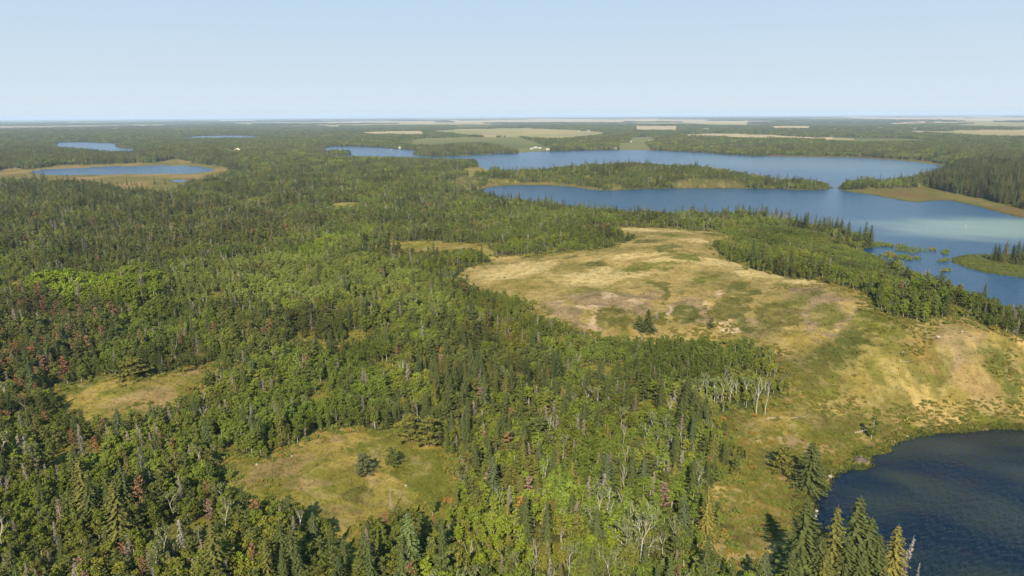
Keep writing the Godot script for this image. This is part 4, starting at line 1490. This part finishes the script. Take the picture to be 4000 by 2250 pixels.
	# marked spruces in the woods below the hill
	for q in [[1776, 1362, 1216, 3, "orange tinged spruce at the edge of the rusty shrub slope"], [1455, 1268, 1193, 3, "yellowish spruce among fresh green aspens, below the hill"], [1322, 1368, 1236, 0, "broad dark spruce, the one nearer the clearing of two side by side"],
			[1376, 1366, 1256, 0, "broad dark spruce, the one nearer the pond of two side by side"], [1750, 1104, 1032, 0, "dark spruce at the wood corner above the open slope"], [1822, 1166, 1106, 0, "dark small spruce in the open slope, the upper of two"],
			[1845, 1190, 1144, 0, "dark small spruce in the open slope, the lower of two"], [1780, 1224, 1148, 0, "dark spruce with a leafless poplar behind it"], [1660, 1152, 1098, 3, "spruce with an orange tip in the woods below the hill"], [1528, 1110, 1062, 3, "spruce with a rusty tip, second row below the hill"],
			[1414, 1034, 970, 3, "orange top spruce in the aspens under the hill foot"], [1130, 1030, 960, 1, "pale blue spruce beside the pair of rust spires"], [1478, 1020, 970, 2, "olive spruce next to the orange top one under the hill"], [684, 1462, 1390, 3, "yellow young spruce at the bottom of the woods"],
			[1500, 1100, 1030, 0, "dark spruce in the aspens between the hill and clearing"], [1600, 1170, 1100, 0, "dark spruce behind the white barked poplar stand"], [745, 980, 925, 0, "dark spruce between both clearings"], [1305, 1290, 1240, 2, "olive spruce above the two dark ones"]]:
		hero("spruce", q[0], q[1], q[2], q[3], 1.05, q[4])
	# bare poplars
	for q in [[1903, 1046, 954, "white forked bare poplar on the open slope, the taller one"], [1924, 1044, 962, "white forked bare poplar on the open slope, the shorter one"], [1750, 1256, 1176, "bare white poplar behind the dark spruce at the wood edge"], [1528, 1352, 1254, "bare white poplar with a straight bright stem among aspens"],
			[1584, 1346, 1266, "bare white poplar with a fan of branches, middle of the stand"], [1612, 1436, 1302, "tall white poplar with thin leaves, bottom of the stand"], [1686, 1402, 1316, "white poplar with a bright crown beside the rusty slope"], [1664, 1412, 1332, "white poplar with twin stems in the lower stand"],
			[1490, 1374, 1282, "leaning bare poplar at the upper side of the stand"], [1415, 1382, 1328, "small bleached poplar beside the dark spruce pair"], [1346, 1416, 1358, "bleached poplar tangle above another one by the frame bottom"], [1338, 1462, 1408, "bleached poplar tangle at the frame bottom"], [1432, 1440, 1370, "bare poplar between the tangles and the stand"],
			[415, 1420, 1330, "bare white poplar in the olive woods below the big spruce"], [12, 1190, 1130, "white bare poplar at the frame edge in the lower woods"], [95, 1196, 1120, "white stemmed poplar beside the rust and grey cluster"]]:
		hero("bare", q[0], q[1], q[2], 0, 1.0, q[3])
	row("bare", [[1738, 1008, 962], [1760, 1014, 958], [1778, 1010, 956], [1796, 1018, 952], [1815, 1014, 958], [1836, 1022, 958], [1852, 1010, 952], [1872, 1012, 954]], "%s bare pale poplar in the stem row below the hill", "stem row below the hill", 0, 0.9)
	# dying and dead conifers
	for q in [["rust", 1109, 908, 871, 3, "orange dying conifer with a broken crown, above the spires"], ["snag", 1129, 934, 889, 2, "brownish grey dead conifer beside the orange dying one"], ["rust", 1190, 1018, 957, 0, "rust red spire, the brighter of a pair"], ["rust", 1213, 1038, 969, 2, "mauve rust spire, the paler of a pair"],
			["snag", 1266, 1008, 951, 0, "grey dead conifer beyond the pair of rust spires"], ["rust", 1397, 972, 932, 2, "small rust tip in the aspens under the hill foot"], ["snag", 171, 872, 815, 2, "brownish grey dead conifer over the rusty cluster"], ["snag", 221, 860, 825, 0, "grey dead conifer below the lime aspen grove"],
			["rust", 248, 850, 815, 0, "rust red pine below the lime aspen grove"], ["rust", 290, 846, 804, 0, "rust red pine at the end of the lime grove"], ["rust", 163, 962, 896, 0, "rust red pine at the rim of the upper straw clearing"], ["snag", 367, 1240, 1140, 0, "tall grey narrow snag in the olive woods"],
			["snag", 459, 1286, 1192, 0, "grey snag, the taller of a pair"], ["snag", 488, 1280, 1227, 2, "brownish grey snag, the shorter of a pair"], ["snag", 462, 1418, 1302, 1, "long grey snag hung with dead boughs, lower woods"], ["snag", 107, 1352, 1284, 2, "brownish grey ragged snag in the lower woods"],
			["snag", 147, 1388, 1310, 0, "grey crooked snag beside the ragged one"], ["snag", 254, 1316, 1266, 1, "silver snag tip in front of the big olive spruce"], ["rust", 185, 1126, 1074, 0, "rust red pine in the rust and grey cluster"], ["snag", 208, 1145, 1064, 0, "grey snag in the rust and grey cluster"],
			["rust", 243, 1170, 1094, 0, "tall rust red pine at the cluster's clearing side"], ["snag", 351, 1124, 1066, 0, "grey snag with a rust neighbour above the narrow snag"], ["rust", 366, 1126, 1088, 0, "rust red pine touching a grey snag"], ["rust", 211, 1478, 1396, 2, "mauve rust spire at the frame bottom"],
			["rust", 315, 1428, 1360, 0, "rust red pine under the big olive spruce"], ["rust", 437, 1156, 1100, 1, "brown dying pine above the pair of grey snags"], ["rust", 528, 1312, 1250, 2, "mauve dead pine below the clearing's near rim"], ["rust", 580, 1312, 1256, 1, "brown dying pine below the clearing's near rim"],
			["rust", 100, 1484, 1430, 0, "rust red low pine at the frame corner"], ["rust", 361, 1462, 1398, 1, "brown dying pine at the bottom of the lower woods"], ["rust", 1310, 1308, 1242, 3, "orange top of a dying pine over the dark spruce pair"], ["rust", 970, 1330, 1282, 0, "rust red pine below the grey spire snag"],
			["rust", 1090, 1340, 1296, 0, "rust red round pine beside the pale green spruce"], ["snag", 1600, 1380, 1330, 2, "brownish dead conifer among the white poplars"]]:
		hero(q[0], q[1], q[2], q[3], q[4], 0.9, q[5])
	row("rust", [[10, 908, 864], [45, 930, 857], [72, 936, 872], [92, 940, 868], [118, 902, 844]], "%s red pine of the rusty cluster, counted from the frame edge", "rusty conifer cluster", 0, 1.0)
	# spruces along the lake shore behind the hill, on the points and in the marshes
	row("spruce", [[1470, 528, 509], [1604, 556, 512], [1744, 544, 511], [1818, 536, 518], [1831, 537, 515], [1850, 542, 515], [1856, 541, 514], [1869, 537, 513], [1885, 538, 515], [1902, 539, 522], [1918, 538, 518], [1929, 540, 520]],
		"%s dark spruce along the lake shore behind the hill top", "spruces on the lake shore", 0, 1.2)
	row("spruce", [[1951, 552, 522], [1964, 560, 527], [1985, 566, 526, 2], [2002, 576, 536], [2012, 578, 540], [2023, 580, 532], [2029, 582, 531], [2049, 588, 538, 2], [2060, 590, 546], [2071, 592, 544], [2083, 592, 542, 2], [2101, 590, 549], [2107, 620, 567], [2115, 598, 550],
		[2132, 606, 553], [2159, 622, 569], [2174, 622, 555], [2188, 622, 563]], "%s dark spruce down the lakeside strip towards the reed islets", "spruces on the lakeside strip", 0, 1.35)
	row("spruce", [[2500, 655, 611], [2509, 657, 612], [2526, 661, 604, 2], [2545, 660, 612], [2556, 663, 604], [2571, 664, 603]], "%s dark spruce on the grassy lake point, counted from its tip", "spruces on the grassy point", 0, 1.35)
	hero("spruce", 2476, 746, 711, 0, 1.3, "dark spruce with a pale snag in the lower lakeside strip")
	hero("spruce", 2386, 742, 704, 1, 1.3, "green pointed spruce in the lower lakeside strip")
	hero("spruce", 2253, 696, 671, 0, 1.1, "small dark spruce tip at the water beyond the strip")
	row("spruce", [[88, 457, 425], [106, 460, 430], [112, 459, 427]], "%s dark spruce at the tip of the marsh lake", "spruces at the marsh lake tip", 0)
	row("spruce", [[237, 461, 448], [307, 466, 455], [320, 466, 447.5], [331, 466, 454], [339, 466, 454], [358, 464.5, 456.5], [389, 463, 441], [416, 464, 447], [478, 459, 446.5], [498, 458, 446.5], [527, 464, 444], [540, 464, 440]],
		"%s small spruce in the tan sedge marsh, from the woods side", "spruces in the sedge marsh", 0)
	row("spruce", [[323, 506, 482], [363, 505, 472], [382, 502, 474], [390, 502, 472], [412, 492, 472], [333, 544, 513]], "%s tall dark spruce between the woods and the marsh meadow", "spruces by the marsh meadow", 0)
	row("spruce", [[1440, 416, 404], [1573, 412, 399], [1600, 412, 402], [1608, 413, 401], [1623, 412, 399], [1638, 414, 401.5], [1762, 433, 422.5]], "%s dark spruce on the crest of the wooded tongue", "spruces on the wooded tongue", 0)
	row("spruce", [[1506, 475, 450], [1537, 475, 450], [1588, 473, 459], [1664, 470, 451], [1755, 472, 456]], "%s dark spruce at the foot of the wooded tongue", "spruces at the tongue foot", 0)
	row("spruce", [[1967, 471, 453], [1981, 471, 455], [2002, 470, 452], [2011, 471, 453], [2047, 471, 453], [2176, 474, 459], [2198, 471, 452], [2223, 471, 455], [2243, 475, 457]], "%s spruce along the low spit between the bays", "spruces on the spit", 0)
	row("spruce", [[830, 390, 377], [839, 390, 372], [850, 389, 371.5], [862, 389, 374], [873, 389.5, 376], [879, 389.5, 374]], "%s dark spruce on the islet in the far lake", "spruces on the islet", 0)
	build_reed_islets()
	build_cottages()
	build_bits()


func build_reed_islets() -> void:
	var says := ["large green reed islet of two lobes in the lake", "low reed islet nearest the lakeside strip", "long low reed islet in front of the large one", "small reddish reed clump at the end of the long islet", "lone small reed clump in open water", "round green willow islet off the grassy point",
		"thin reed fringe off the grassy point", "tiny reed clump in front of the grassy point", "reed spit below the lakeside spruces", "tiny round reed tuft between islets"]
	var shapes := [[700, 360, 740, 260, 830, 265, 930, 310, 1090, 325, 1100, 365, 1000, 378, 950, 415, 880, 372], [540, 425, 600, 375, 720, 400, 725, 440, 640, 462], [720, 445, 830, 405, 960, 450, 975, 490, 860, 488], [985, 430, 1070, 460, 1065, 488, 1000, 474], [1195, 312, 1290, 340, 1290, 360, 1215, 362],
		[1355, 368, 1470, 345, 1475, 412, 1390, 408], [1310, 490, 1480, 468, 1475, 506, 1330, 518], [1360, 620, 1492, 622, 1482, 648, 1380, 652], [230, 290, 300, 250, 500, 235, 705, 275, 690, 308, 560, 300, 380, 298], [1118, 340, 1162, 344, 1150, 368, 1125, 365]]
	for k in shapes.size():
		var p := laid(z2p(2125, 566.7, 0.1778, shapes[k]), 0.3)
		var b := box_of(p)
		var c := mb()
		var mid := b.get_center()
		var n := int(clampf(b.get_area() * 1.6, 120, 900))
		for i in n:
			var q := Vector2(rng.randf_range(b.position.x, b.end.x), rng.randf_range(b.position.y, b.end.y))
			if not Geometry2D.is_point_in_polygon(q + Vector2(n_fine.get_noise_2d(q.x, q.y), 0) * 1.5, p):
				continue
			var tall_ := rng.randf_range(0.6, 1.5) * (1.0 + n_fine.get_noise_2d(q.x * 0.6, q.y * 0.6))
			var at := Vector3(q.x - mid.x, 0, q.y - mid.y)
			for j in 4:
				c.leaf(at + Vector3(rng.randf_range(-0.4, 0.4), tall_ * rng.randf_range(0.1, 1.0), rng.randf_range(-0.4, 0.4)), (c.dir() + Vector3.UP * 0.6).normalized(), 0.42, 0.8, 0.65, 0.5)
		var am := c.into(ArrayMesh.new(), mat.leaf)
		single("reed_islet", am, tinted("bush", 1 if k % 3 == 1 else 0), Vector3(mid.x, 0.0, mid.y), says[k], "reed bed", "reed islets in the lake")


func gable(w: float, d: float, h: float, rise: float) -> Array:
	var a := mb()
	var x := w * 0.5
	var z := d * 0.5
	for f in [[Vector3(-x, 0, z), Vector3(x, 0, z), Vector3(x, h, z), Vector3(-x, h, z), Vector3.BACK], [Vector3(-x, 0, -z), Vector3(x, 0, -z), Vector3(x, h, -z), Vector3(-x, h, -z), Vector3.FORWARD]]:
		a.quad(f[0], f[1], f[2], f[3], f[4], Color.WHITE)
	for s in [-1.0, 1.0]:
		a.quad(Vector3(s * x, 0, -z), Vector3(s * x, 0, z), Vector3(s * x, h, z), Vector3(s * x, h, -z), Vector3(s, 0, 0), Color.WHITE)
		a.tri(Vector3(s * x, h, -z), Vector3(s * x, h, z), Vector3(s * x, h + rise, 0), Vector3(s, 0, 0), Color.WHITE)
	var r2 := mb()
	var o := 0.4
	var drop := rise * o / z
	for s in [-1.0, 1.0]:
		var n := Vector3(0, z, s * rise).normalized()
		var e1 := Vector3(-x - o, h - drop, s * (z + o))
		var e2 := Vector3(x + o, h - drop, s * (z + o))
		var t1 := Vector3(x + o, h + rise, 0)
		var t2 := Vector3(-x - o, h + rise, 0)
		var up := Vector3(0, 0.22, 0)
		r2.quad(e1 + up, e2 + up, t1 + up, t2 + up, n, Color.WHITE)
		r2.quad(e1 + Vector3(0, 0.03, 0), e2 + Vector3(0, 0.03, 0), t1 + Vector3(0, 0.03, 0), t2 + Vector3(0, 0.03, 0), -n, Color.WHITE)
		r2.quad(e1, e2, e2 + up, e1 + up, Vector3(0, 0, s), Color.WHITE)
		for q in [[e1, t2, -1.0], [e2, t1, 1.0]]:
			r2.quad(q[0], q[1], q[1] + up, q[0] + up, Vector3(q[2], 0, 0), Color.WHITE)
	return [a.into(ArrayMesh.new(), mat.wall), r2.into(ArrayMesh.new(), mat.roof)]


func slab(w: float, h: float, d: float) -> ArrayMesh:
	var b := BoxMesh.new()
	b.size = Vector3(w, h, d)
	var st := SurfaceTool.new()
	st.append_from(b, 0, Transform3D.IDENTITY)
	return st.commit()


func house(called: String, px: float, py: float, wide: float, label: String, category: String, roof_pale: bool, deep := 0.7, high := 3.0) -> void:
	var g := ground(px, py)
	var l := Vector2(g.x, g.z).length()
	var w := wide / F * l
	var o := thing(called, g, label, category, "")
	o.rotation.y = atan2(-g.x, -g.z) + rng.randf_range(-0.35, 0.35)
	var parts := gable(w, w * deep, high, w * deep * 0.28)
	part("wall", parts[0], mat.wall, o)
	part("roof", parts[1], mat.wall if roof_pale else mat.roof, o)
	var door := part("door", slab(1.1, 2.1, 0.12), mat.brown_bark, o)
	door.position = Vector3(w * 0.1, 1.05, w * deep * 0.5 + 0.04)
	for k in [-0.3, 0.33]:
		var win := part("window", slab(w * 0.16, 1.2, 0.1), mat.pane, o)
		win.position = Vector3(w * k, 1.7, w * deep * 0.5 + 0.03)
	clear_spots.append([g.x, g.z, pow(w * 0.5 + 5.0, 2)])
	var dir := Vector2(-g.x, -g.z).normalized()
	for k in range(1, 6):
		clear_spots.append([g.x + dir.x * k * 12.0, g.z + dir.y * k * 12.0, 90.0])


func build_cottages() -> void:
	for q in [["cottage", 1010, 374.5, 13, "wide white cottage on the shore of the far lake arm", "cottage", true], ["cabin", 1034, 375, 5, "tiny white cabin beside the wide white cottage", "cabin", true], ["cottage", 1338, 376.2, 8, "pale cottage at the start of the shore hamlet", "cottage", false],
			["cottage", 1347, 373.4, 9, "cottage on the rise behind the shore hamlet", "cottage", true], ["cottage", 1358, 375, 8, "grey roofed cottage in the middle of the shore hamlet", "cottage", false], ["boathouse", 1378, 378, 9, "low pale boathouse at the hamlet water edge", "boathouse", true],
			["cottage", 1414, 375.4, 7, "grey cottage in the trees past the hamlet", "cottage", false], ["cottage", 1441, 375.4, 9, "bright white cottage alone under tall shore trees", "cottage", true], ["cabin", 1450, 376, 6, "dark roofed cabin next to the bright white cottage", "cabin", false],
			["cottage", 1545, 376, 10, "white cottage in the shore trees below the pasture", "cottage", true], ["barn", 1672, 350.5, 12, "long white barn by the hilltop grove", "barn", true], ["farmhouse", 1587, 358, 5, "small white farmhouse at the lower pasture", "house", true],
			["farmhouse", 1633, 357, 7, "white farmhouse between two pastures", "house", true], ["cabin", 1729, 367, 8, "grey cabin roof in the bare shore wood", "cabin", false], ["cabin", 1824, 365, 6, "white cabin by the dark wood pond", "cabin", true], ["farmhouse", 1456, 331, 5, "white farmhouse behind the wide tan field", "house", true],
			["farmhouse", 1481, 331, 6, "farmhouse with a pale roof beside the tan field wood", "house", true], ["shed", 1564, 335.5, 9, "long white shed at the tip of the tan field", "shed", true], ["shed", 1776, 327.5, 13, "long pale shed beyond the wheat field", "shed", true]]:
		house(q[0], q[1], q[2], q[3], q[4], q[5], q[6])
	for k in 2:
		var g := ground(2276 + k * 9, 296.5)
		var o := thing("grain_bin", g, ["pale grain bin on the skyline field, the bigger one", "pale grain bin on the skyline field, the smaller one"][k], "grain bin", "")
		var m := CylinderMesh.new()
		m.top_radius = 14.0 - k * 3.0
		m.bottom_radius = m.top_radius
		m.height = 26.0
		var body := part("body", m, mat.hull, o)
		body.position.y = 13.0
		var cone := CylinderMesh.new()
		cone.top_radius = 1.0
		cone.bottom_radius = m.top_radius + 0.6
		cone.height = 6.0
		var lid := part("roof", cone, mat.hull, o)
		lid.position.y = 29.0


func boat(px: float, py: float, l: float, label: String) -> void:
	var g := plane(px, py)
	var o := thing("boat", Vector3(g.x, 0, g.y), label, "boat", "")
	o.rotation.y = 0.4
	var m := mb()
	var ribs := []
	for i in 14:
		var t := i / 6.0
		var w := l * 0.19 * (1.0 if t < 0.55 else cos((t - 0.55) / 0.45 * 1.45))
		ribs.append([Vector3((t - 0.5) * l, l * 0.16, -w), Vector3((t - 0.5) * l, -0.05, -w * 0.6), Vector3((t - 0.5) * l, -0.05, w * 0.6), Vector3((t - 0.5) * l, l * 0.16, w)])
	for i in 6:
		for k in 3:
			m.quad(ribs[i][k], ribs[i + 1][k], ribs[i + 1][k + 1], ribs[i][k + 1], [Vector3(0, 0.3, -1), Vector3.UP, Vector3(0, 0.3, 1)][k], Color.WHITE)
	m.quad(ribs[0][0], ribs[0][1], ribs[0][2], ribs[0][3], Vector3.LEFT, Color.WHITE)
	part("hull", m.into(ArrayMesh.new(), mat.hull), mat.hull, o)
	for k in [-0.22, 0.1]:
		var seat := part("seat", slab(l * 0.08, 0.05, l * 0.33), mat.log_wood, o)
		seat.position = Vector3(k * l, l * 0.11, 0)
	var motor := part("motor", slab(l * 0.07, l * 0.17, l * 0.07), mat.pane, o)
	motor.position = Vector3(-l * 0.53, l * 0.17, 0)


func fallen(px: float, py: float, l: float, turn: float, thick: float, boughs: int, label: String) -> void:
	var g := ground(px, py)
	var o := thing("fallen_log", g + Vector3(0, thick * 0.6, 0), label, "log", "fallen logs on the slopes")
	o.rotation.y = turn
	var m := mb()
	m.tube([Vector3(-l * 0.5, 0, 0), Vector3(-l * 0.1, thick * 0.4, l * 0.03), Vector3(l * 0.5, thick * 0.3, 0)], thick, thick * 0.45, 7)
	part("stem", m.into(ArrayMesh.new(), mat.log_wood), mat.log_wood, o)
	for i in boughs:
		var b := mb()
		var a := Vector3(lerpf(-0.1, 0.48, (i + 0.5) / boughs) * l, thick * 0.3, 0)
		var e := a + Vector3(l * 0.12, rng.randf_range(0.1, 0.5) * l * 0.25, (1.0 if i % 2 else -1.0) * l * rng.randf_range(0.12, 0.22))
		b.tube([a, a.lerp(e, 0.5) + Vector3(0, l * 0.03, 0), e], thick * 0.4, thick * 0.15, 5)
		part("bough", b.into(ArrayMesh.new(), mat.log_wood), mat.log_wood, o)


func boulder(px: float, py: float, size: float, label: String) -> void:
	var g := ground(px, py)
	var m := SphereMesh.new()
	m.radial_segments = 12
	m.rings = 7
	m.radius = size
	m.height = size * 1.3
	var st := SurfaceTool.new()
	st.append_from(m, 0, Transform3D.IDENTITY)
	var a := st.commit_to_arrays()
	var v: PackedVector3Array = a[Mesh.ARRAY_VERTEX]
	for i in v.size():
		v[i] *= 1.0 + 0.35 * n_fine.get_noise_3d(v[i].x * 4.0 / size + px, v[i].y * 4.0 / size, v[i].z * 4.0 / size)
	a[Mesh.ARRAY_VERTEX] = v
	var am := ArrayMesh.new()
	am.add_surface_from_arrays(Mesh.PRIMITIVE_TRIANGLES, a)
	single("boulder", am, mat.stone, g + Vector3(0, size * 0.25, 0), label, "boulder", "pale boulders in the grass")


func build_bits() -> void:
	boat(2428, 567, 2.8, "small grey motor boat out on the near bay")
	boat(984, 376.5, 7.0, "pale boat at the shore of the far lake arm")
	# beaver lodge: a heap of sticks at the pond edge
	var g := ground(2167, 1160)
	var o := thing("beaver_lodge", g, "pale stick heap of a beaver lodge at the pond edge", "beaver lodge")
	var heap := mb()
	for i in 10:
		for j in 3:
			var rr := [2.3, 1.8, 0.95, 0.0]
			var hh := [-0.2, 0.6, 1.1, 1.3]
			var a0 := TAU * i / 10.0
			var a1 := TAU * (i + 1) / 10.0
			heap.quad(Vector3(cos(a0) * rr[j], hh[j], sin(a0) * rr[j]), Vector3(cos(a1) * rr[j], hh[j], sin(a1) * rr[j]), Vector3(cos(a1) * rr[j + 1], hh[j + 1], sin(a1) * rr[j + 1]), Vector3(cos(a0) * rr[j + 1], hh[j + 1], sin(a0) * rr[j + 1]), Vector3(cos(a0), 0.8, sin(a0)).normalized(), Color.WHITE)
	part("mound", heap.into(ArrayMesh.new(), mat.brown_bark), mat.brown_bark, o)
	for i in 70:
		var m := mb()
		var a := rng.randf() * TAU
		var q := sqrt(rng.randf()) * 2.2
		var p := Vector3(cos(a) * q, 1.35 - q * 0.55, sin(a) * q)
		var along := (m.dir() * 0.8 + Vector3(cos(a), -0.5, sin(a))).normalized() * rng.randf_range(0.5, 1.3)
		m.tube([p - along * 0.5, p + along * 0.5], 0.05, 0.03, 4)
		part("stick", m.into(ArrayMesh.new(), mat.stick), mat.stick, o)
	for q in [[1950, 1052, 5.5, 0.08, 0.16, 2, "long pale log lying below the white forked poplars"], [2165, 1086, 5.0, 0.35, 0.16, 6, "branchy bleached log beside the lone leafy aspen"], [2272, 884, 5.0, 0.9, 0.17, 1, "pale log on the hill shoulder, upper one"], [2280, 911, 4.0, -0.3, 0.13, 1, "pale thin log on the hill shoulder, lower one"],
			[2328, 834, 5.0, 1.0, 0.16, 3, "forked pale log under the shoulder shrubs"], [2247, 935, 3.5, 0.4, 0.14, 4, "small branchy log in the middle of the slope"], [2207, 894, 4.0, 0.8, 0.14, 1, "short pale log beside the slope bushes"], [1562, 772, 4.5, 0.7, 0.16, 1, "pale log on the dry hill near the lone spruce"],
			[1870, 770, 3.4, 1.5, 0.16, 5, "grey branchy log high on the dry hill"], [1846, 1100, 4.0, 0.15, 0.16, 0, "pale log on the rusty slope near the wood edge"], [650, 1142, 4.0, 0.1, 0.12, 2, "thin pale log at the clearing's woods rim"], [2010, 1050, 6.0, 0.25, 0.12, 2, "thin crooked log beyond the long pale one"], [1370, 1136, 5.0, 0.05, 0.14, 0, "pale log in the grassy gap of the lower woods"]]:
		fallen(q[0], q[1], q[2], q[3], q[4], q[5], q[6])
	for q in [[2360, 849, 0.7, "pale boulder on the crest of the hill shoulder"], [734, 1148, 0.35, "pale boulder at the woods side of the sunlit clearing"], [646, 1169, 0.4, "pale flat boulder at the corner of the sunlit clearing"], [1021, 1222, 0.38, "pale boulder at the lower rim of the sunlit clearing"], [1788, 1026, 0.5, "white boulder under the bare stem row"],
			[1779, 1022, 0.5, "brown boulder under the bare stem row"], [1896, 1115, 0.35, "small pale boulder on the slope below the long log"], [2283, 1098, 0.4, "pale boulder at the upper pond edge"], [2327, 1087, 0.4, "pale boulder where the pond shore bends"], [2088, 1200, 0.6, "pale boulder beside the lone bank spruce"],
			[2050, 1300, 0.6, "pale boulder at the water below the bank spruce"], [2054, 1286, 0.45, "small boulder at the water below the bank spruce"], [2420, 835, 0.5, "pale boulder by the lakeside strip end"]]:
		boulder(q[0], q[1], q[2], q[3])
	# sandy bank in the far woods
	var s := ground(598, 384)
	var bank := mb()
	var wide := 17.0
	for i in 8:
		for j in 3:
			var f := func(a: int, b: int) -> Vector3:
				return Vector3((a / 8.0 - 0.5) * wide * (1.1 - b * 0.13), [0.0, 6.0, 11.0, 12.0][b] * (1.0 - 0.25 * absf(a / 4.0 - 1.0)), [3.0, -2.0, -6.0, -16.0][b] + 1.5 * sin(a * 2.1 + b))
			bank.quad(f.call(i, j), f.call(i + 1, j), f.call(i + 1, j + 1), f.call(i, j + 1), Vector3(0, 0.55, 0.83), Color.WHITE)
	var sand := single("sand_bank", bank.into(ArrayMesh.new(), mat.sand), mat.sand, s, "steep pale sand bank shining in the far woods", "sand bank", "", "")
	sand.rotation.y = atan2(-s.x, -s.z)
	var dir := Vector2(-s.x, -s.z).normalized()
	for k in range(-1, 9):
		clear_spots.append([s.x + dir.x * k * 14.0, s.z + dir.y * k * 14.0, 170.0])


# where a tree stands, told from the nearest landmark
func place_words(p: Vector3) -> String:
	var q := Vector2(p.x, p.z)
	var best := 1e9
	var m: Array = marks[0]
	for k in marks:
		var d2: float = q.distance_to(k[1])
		if d2 < best:
			best = d2
			m = k
	var off: Vector2 = q - m[1]
	var away: Vector2 = m[1].normalized()
	var deep := off.dot(away)
	var side := off.dot(Vector2(-away.y, away.x))
	var near := "just" if best < 6.0 else ("slightly" if best < 12.0 else ("well" if best < 20.0 else "far"))
	if absf(deep) > absf(side) * 1.6:
		return "%s %s the %s" % [near, "behind" if deep > 0 else "in front of", m[0]]
	if absf(side) > absf(deep) * 1.6:
		return "%s %s the %s" % [near, "to the pond side of" if side > 0 else "to the woods side of", m[0]]
	return "%s %s the %s, %s side" % [near, "behind" if deep > 0 else "in front of", m[0], "pond" if side > 0 else "woods"]


func commit_objects() -> void:
	var most := {"aspen": 285, "spruce": 285, "pine": 240, "rust": 95, "snag": 115, "bare": 110, "bush": 200}
	for kind in picks:
		var list: Array = picks[kind]
		list.sort_custom(func(a, b): return a[0] < b[0])
		var room: int = most[kind] - n_of.get(kind, 0)
		for i in list.size():
			var q: Array = list[i]
			if i >= room:
				put("%s%d" % ["bush_" if kind == "bush" else kind + "_0_", q[1]], q[2], q[3])
				continue
			var look := Vector3(q[3].r, q[3].g, q[3].b)
			var tone := 0
			var gap_ := 1e9
			for k in PAL[kind].size():
				var c: Color = PAL[kind][k][1]
				var e := look.distance_to(Vector3(c.r, c.g, c.b))
				if e < gap_ and not (kind == "spruce" and k == 3 and e > 0.05):
					gap_ = e
					tone = k
			var size := "low" if q[4] < 0.5 else ("small" if q[4] < 0.62 else ("mid-sized" if q[4] < 0.74 else ("full-grown" if q[4] < 0.86 else ("tall" if q[4] < 1.0 else "towering"))))
			if kind == "bush":
				size = "small" if q[4] < 0.7 else "large"
			var says := "%s %s %s %s" % [size, "" if kind == "bare" else PAL[kind][tone][0], SPOKEN[kind], place_words(q[2].origin)]
			if kind == "aspen":
				says = "%s %s %saspen %s" % [size, PAL[kind][tone][0], "bare-stemmed " if q[1] >= 8 else "", place_words(q[2].origin)]
			tree(kind, q[1], tone, q[2], says.replace("  ", " ").replace("brown-grey dead conifer", "brownish dead conifer").replace("mauve brown dying", "mauve dying"), "%ss of the near woods" % SPOKEN[kind] if kind != "bush" else "shrubs on the open slopes")


const LOT_NAMES := {"aspen": "aspen_woods", "spruce": "spruce_woods", "pine": "pine_woods", "rust": "rusty_woods", "snag": "dead_woods", "bare": "bare_poplar_woods", "bush": "undergrowth", "tuft": "grass", "reed": "reeds"}
const LOT_SAYS := {"aspen": "green aspen woods spreading over the low hills to the skyline", "spruce": "dark spruce woods between the aspens and along the lakes", "pine": "olive jack pines scattered through the aspen woods", "rust": "rust coloured dying conifers scattered in the woods",
	"snag": "grey dead conifers scattered in the woods", "bare": "white stemmed bare poplars scattered in the woods", "bush": "low green and rusty shrubs under the trees and on the slopes", "tuft": "dry straw and green grass tufts on the open meadows", "reed": "green reeds along the water edges"}


func commit_lots() -> void:
	var roots := {}
	for key in lots:
		var kind: String = key.split("_")[0]
		if not roots.has(kind):
			var o := Node3D.new()
			o.name = LOT_NAMES[kind]
			add_child(o)
			tag(o, LOT_SAYS[kind], "grass" if kind == "tuft" else ("reeds" if kind == "reed" else ("shrubs" if kind == "bush" else "woods")), "", "stuff")
			roots[kind] = o
		var m := MultiMesh.new()
		m.transform_format = MultiMesh.TRANSFORM_3D
		m.use_colors = true
		m.mesh = protos[key][0]
		var list: Array = lots[key][0]
		var tints: PackedColorArray = lots[key][1]
		m.instance_count = list.size()
		for i in list.size():
			m.set_instance_transform(i, list[i])
			m.set_instance_color(i, tints[i])
		var q := MultiMeshInstance3D.new()
		q.name = kind + "_growth"
		q.multimesh = m
		q.set_meta("kind", "stuff")
		roots[kind].add_child(q, true)
	var n := 0
	for key in lots:
		n += lots[key][0].size()
	print("copies: ", n)
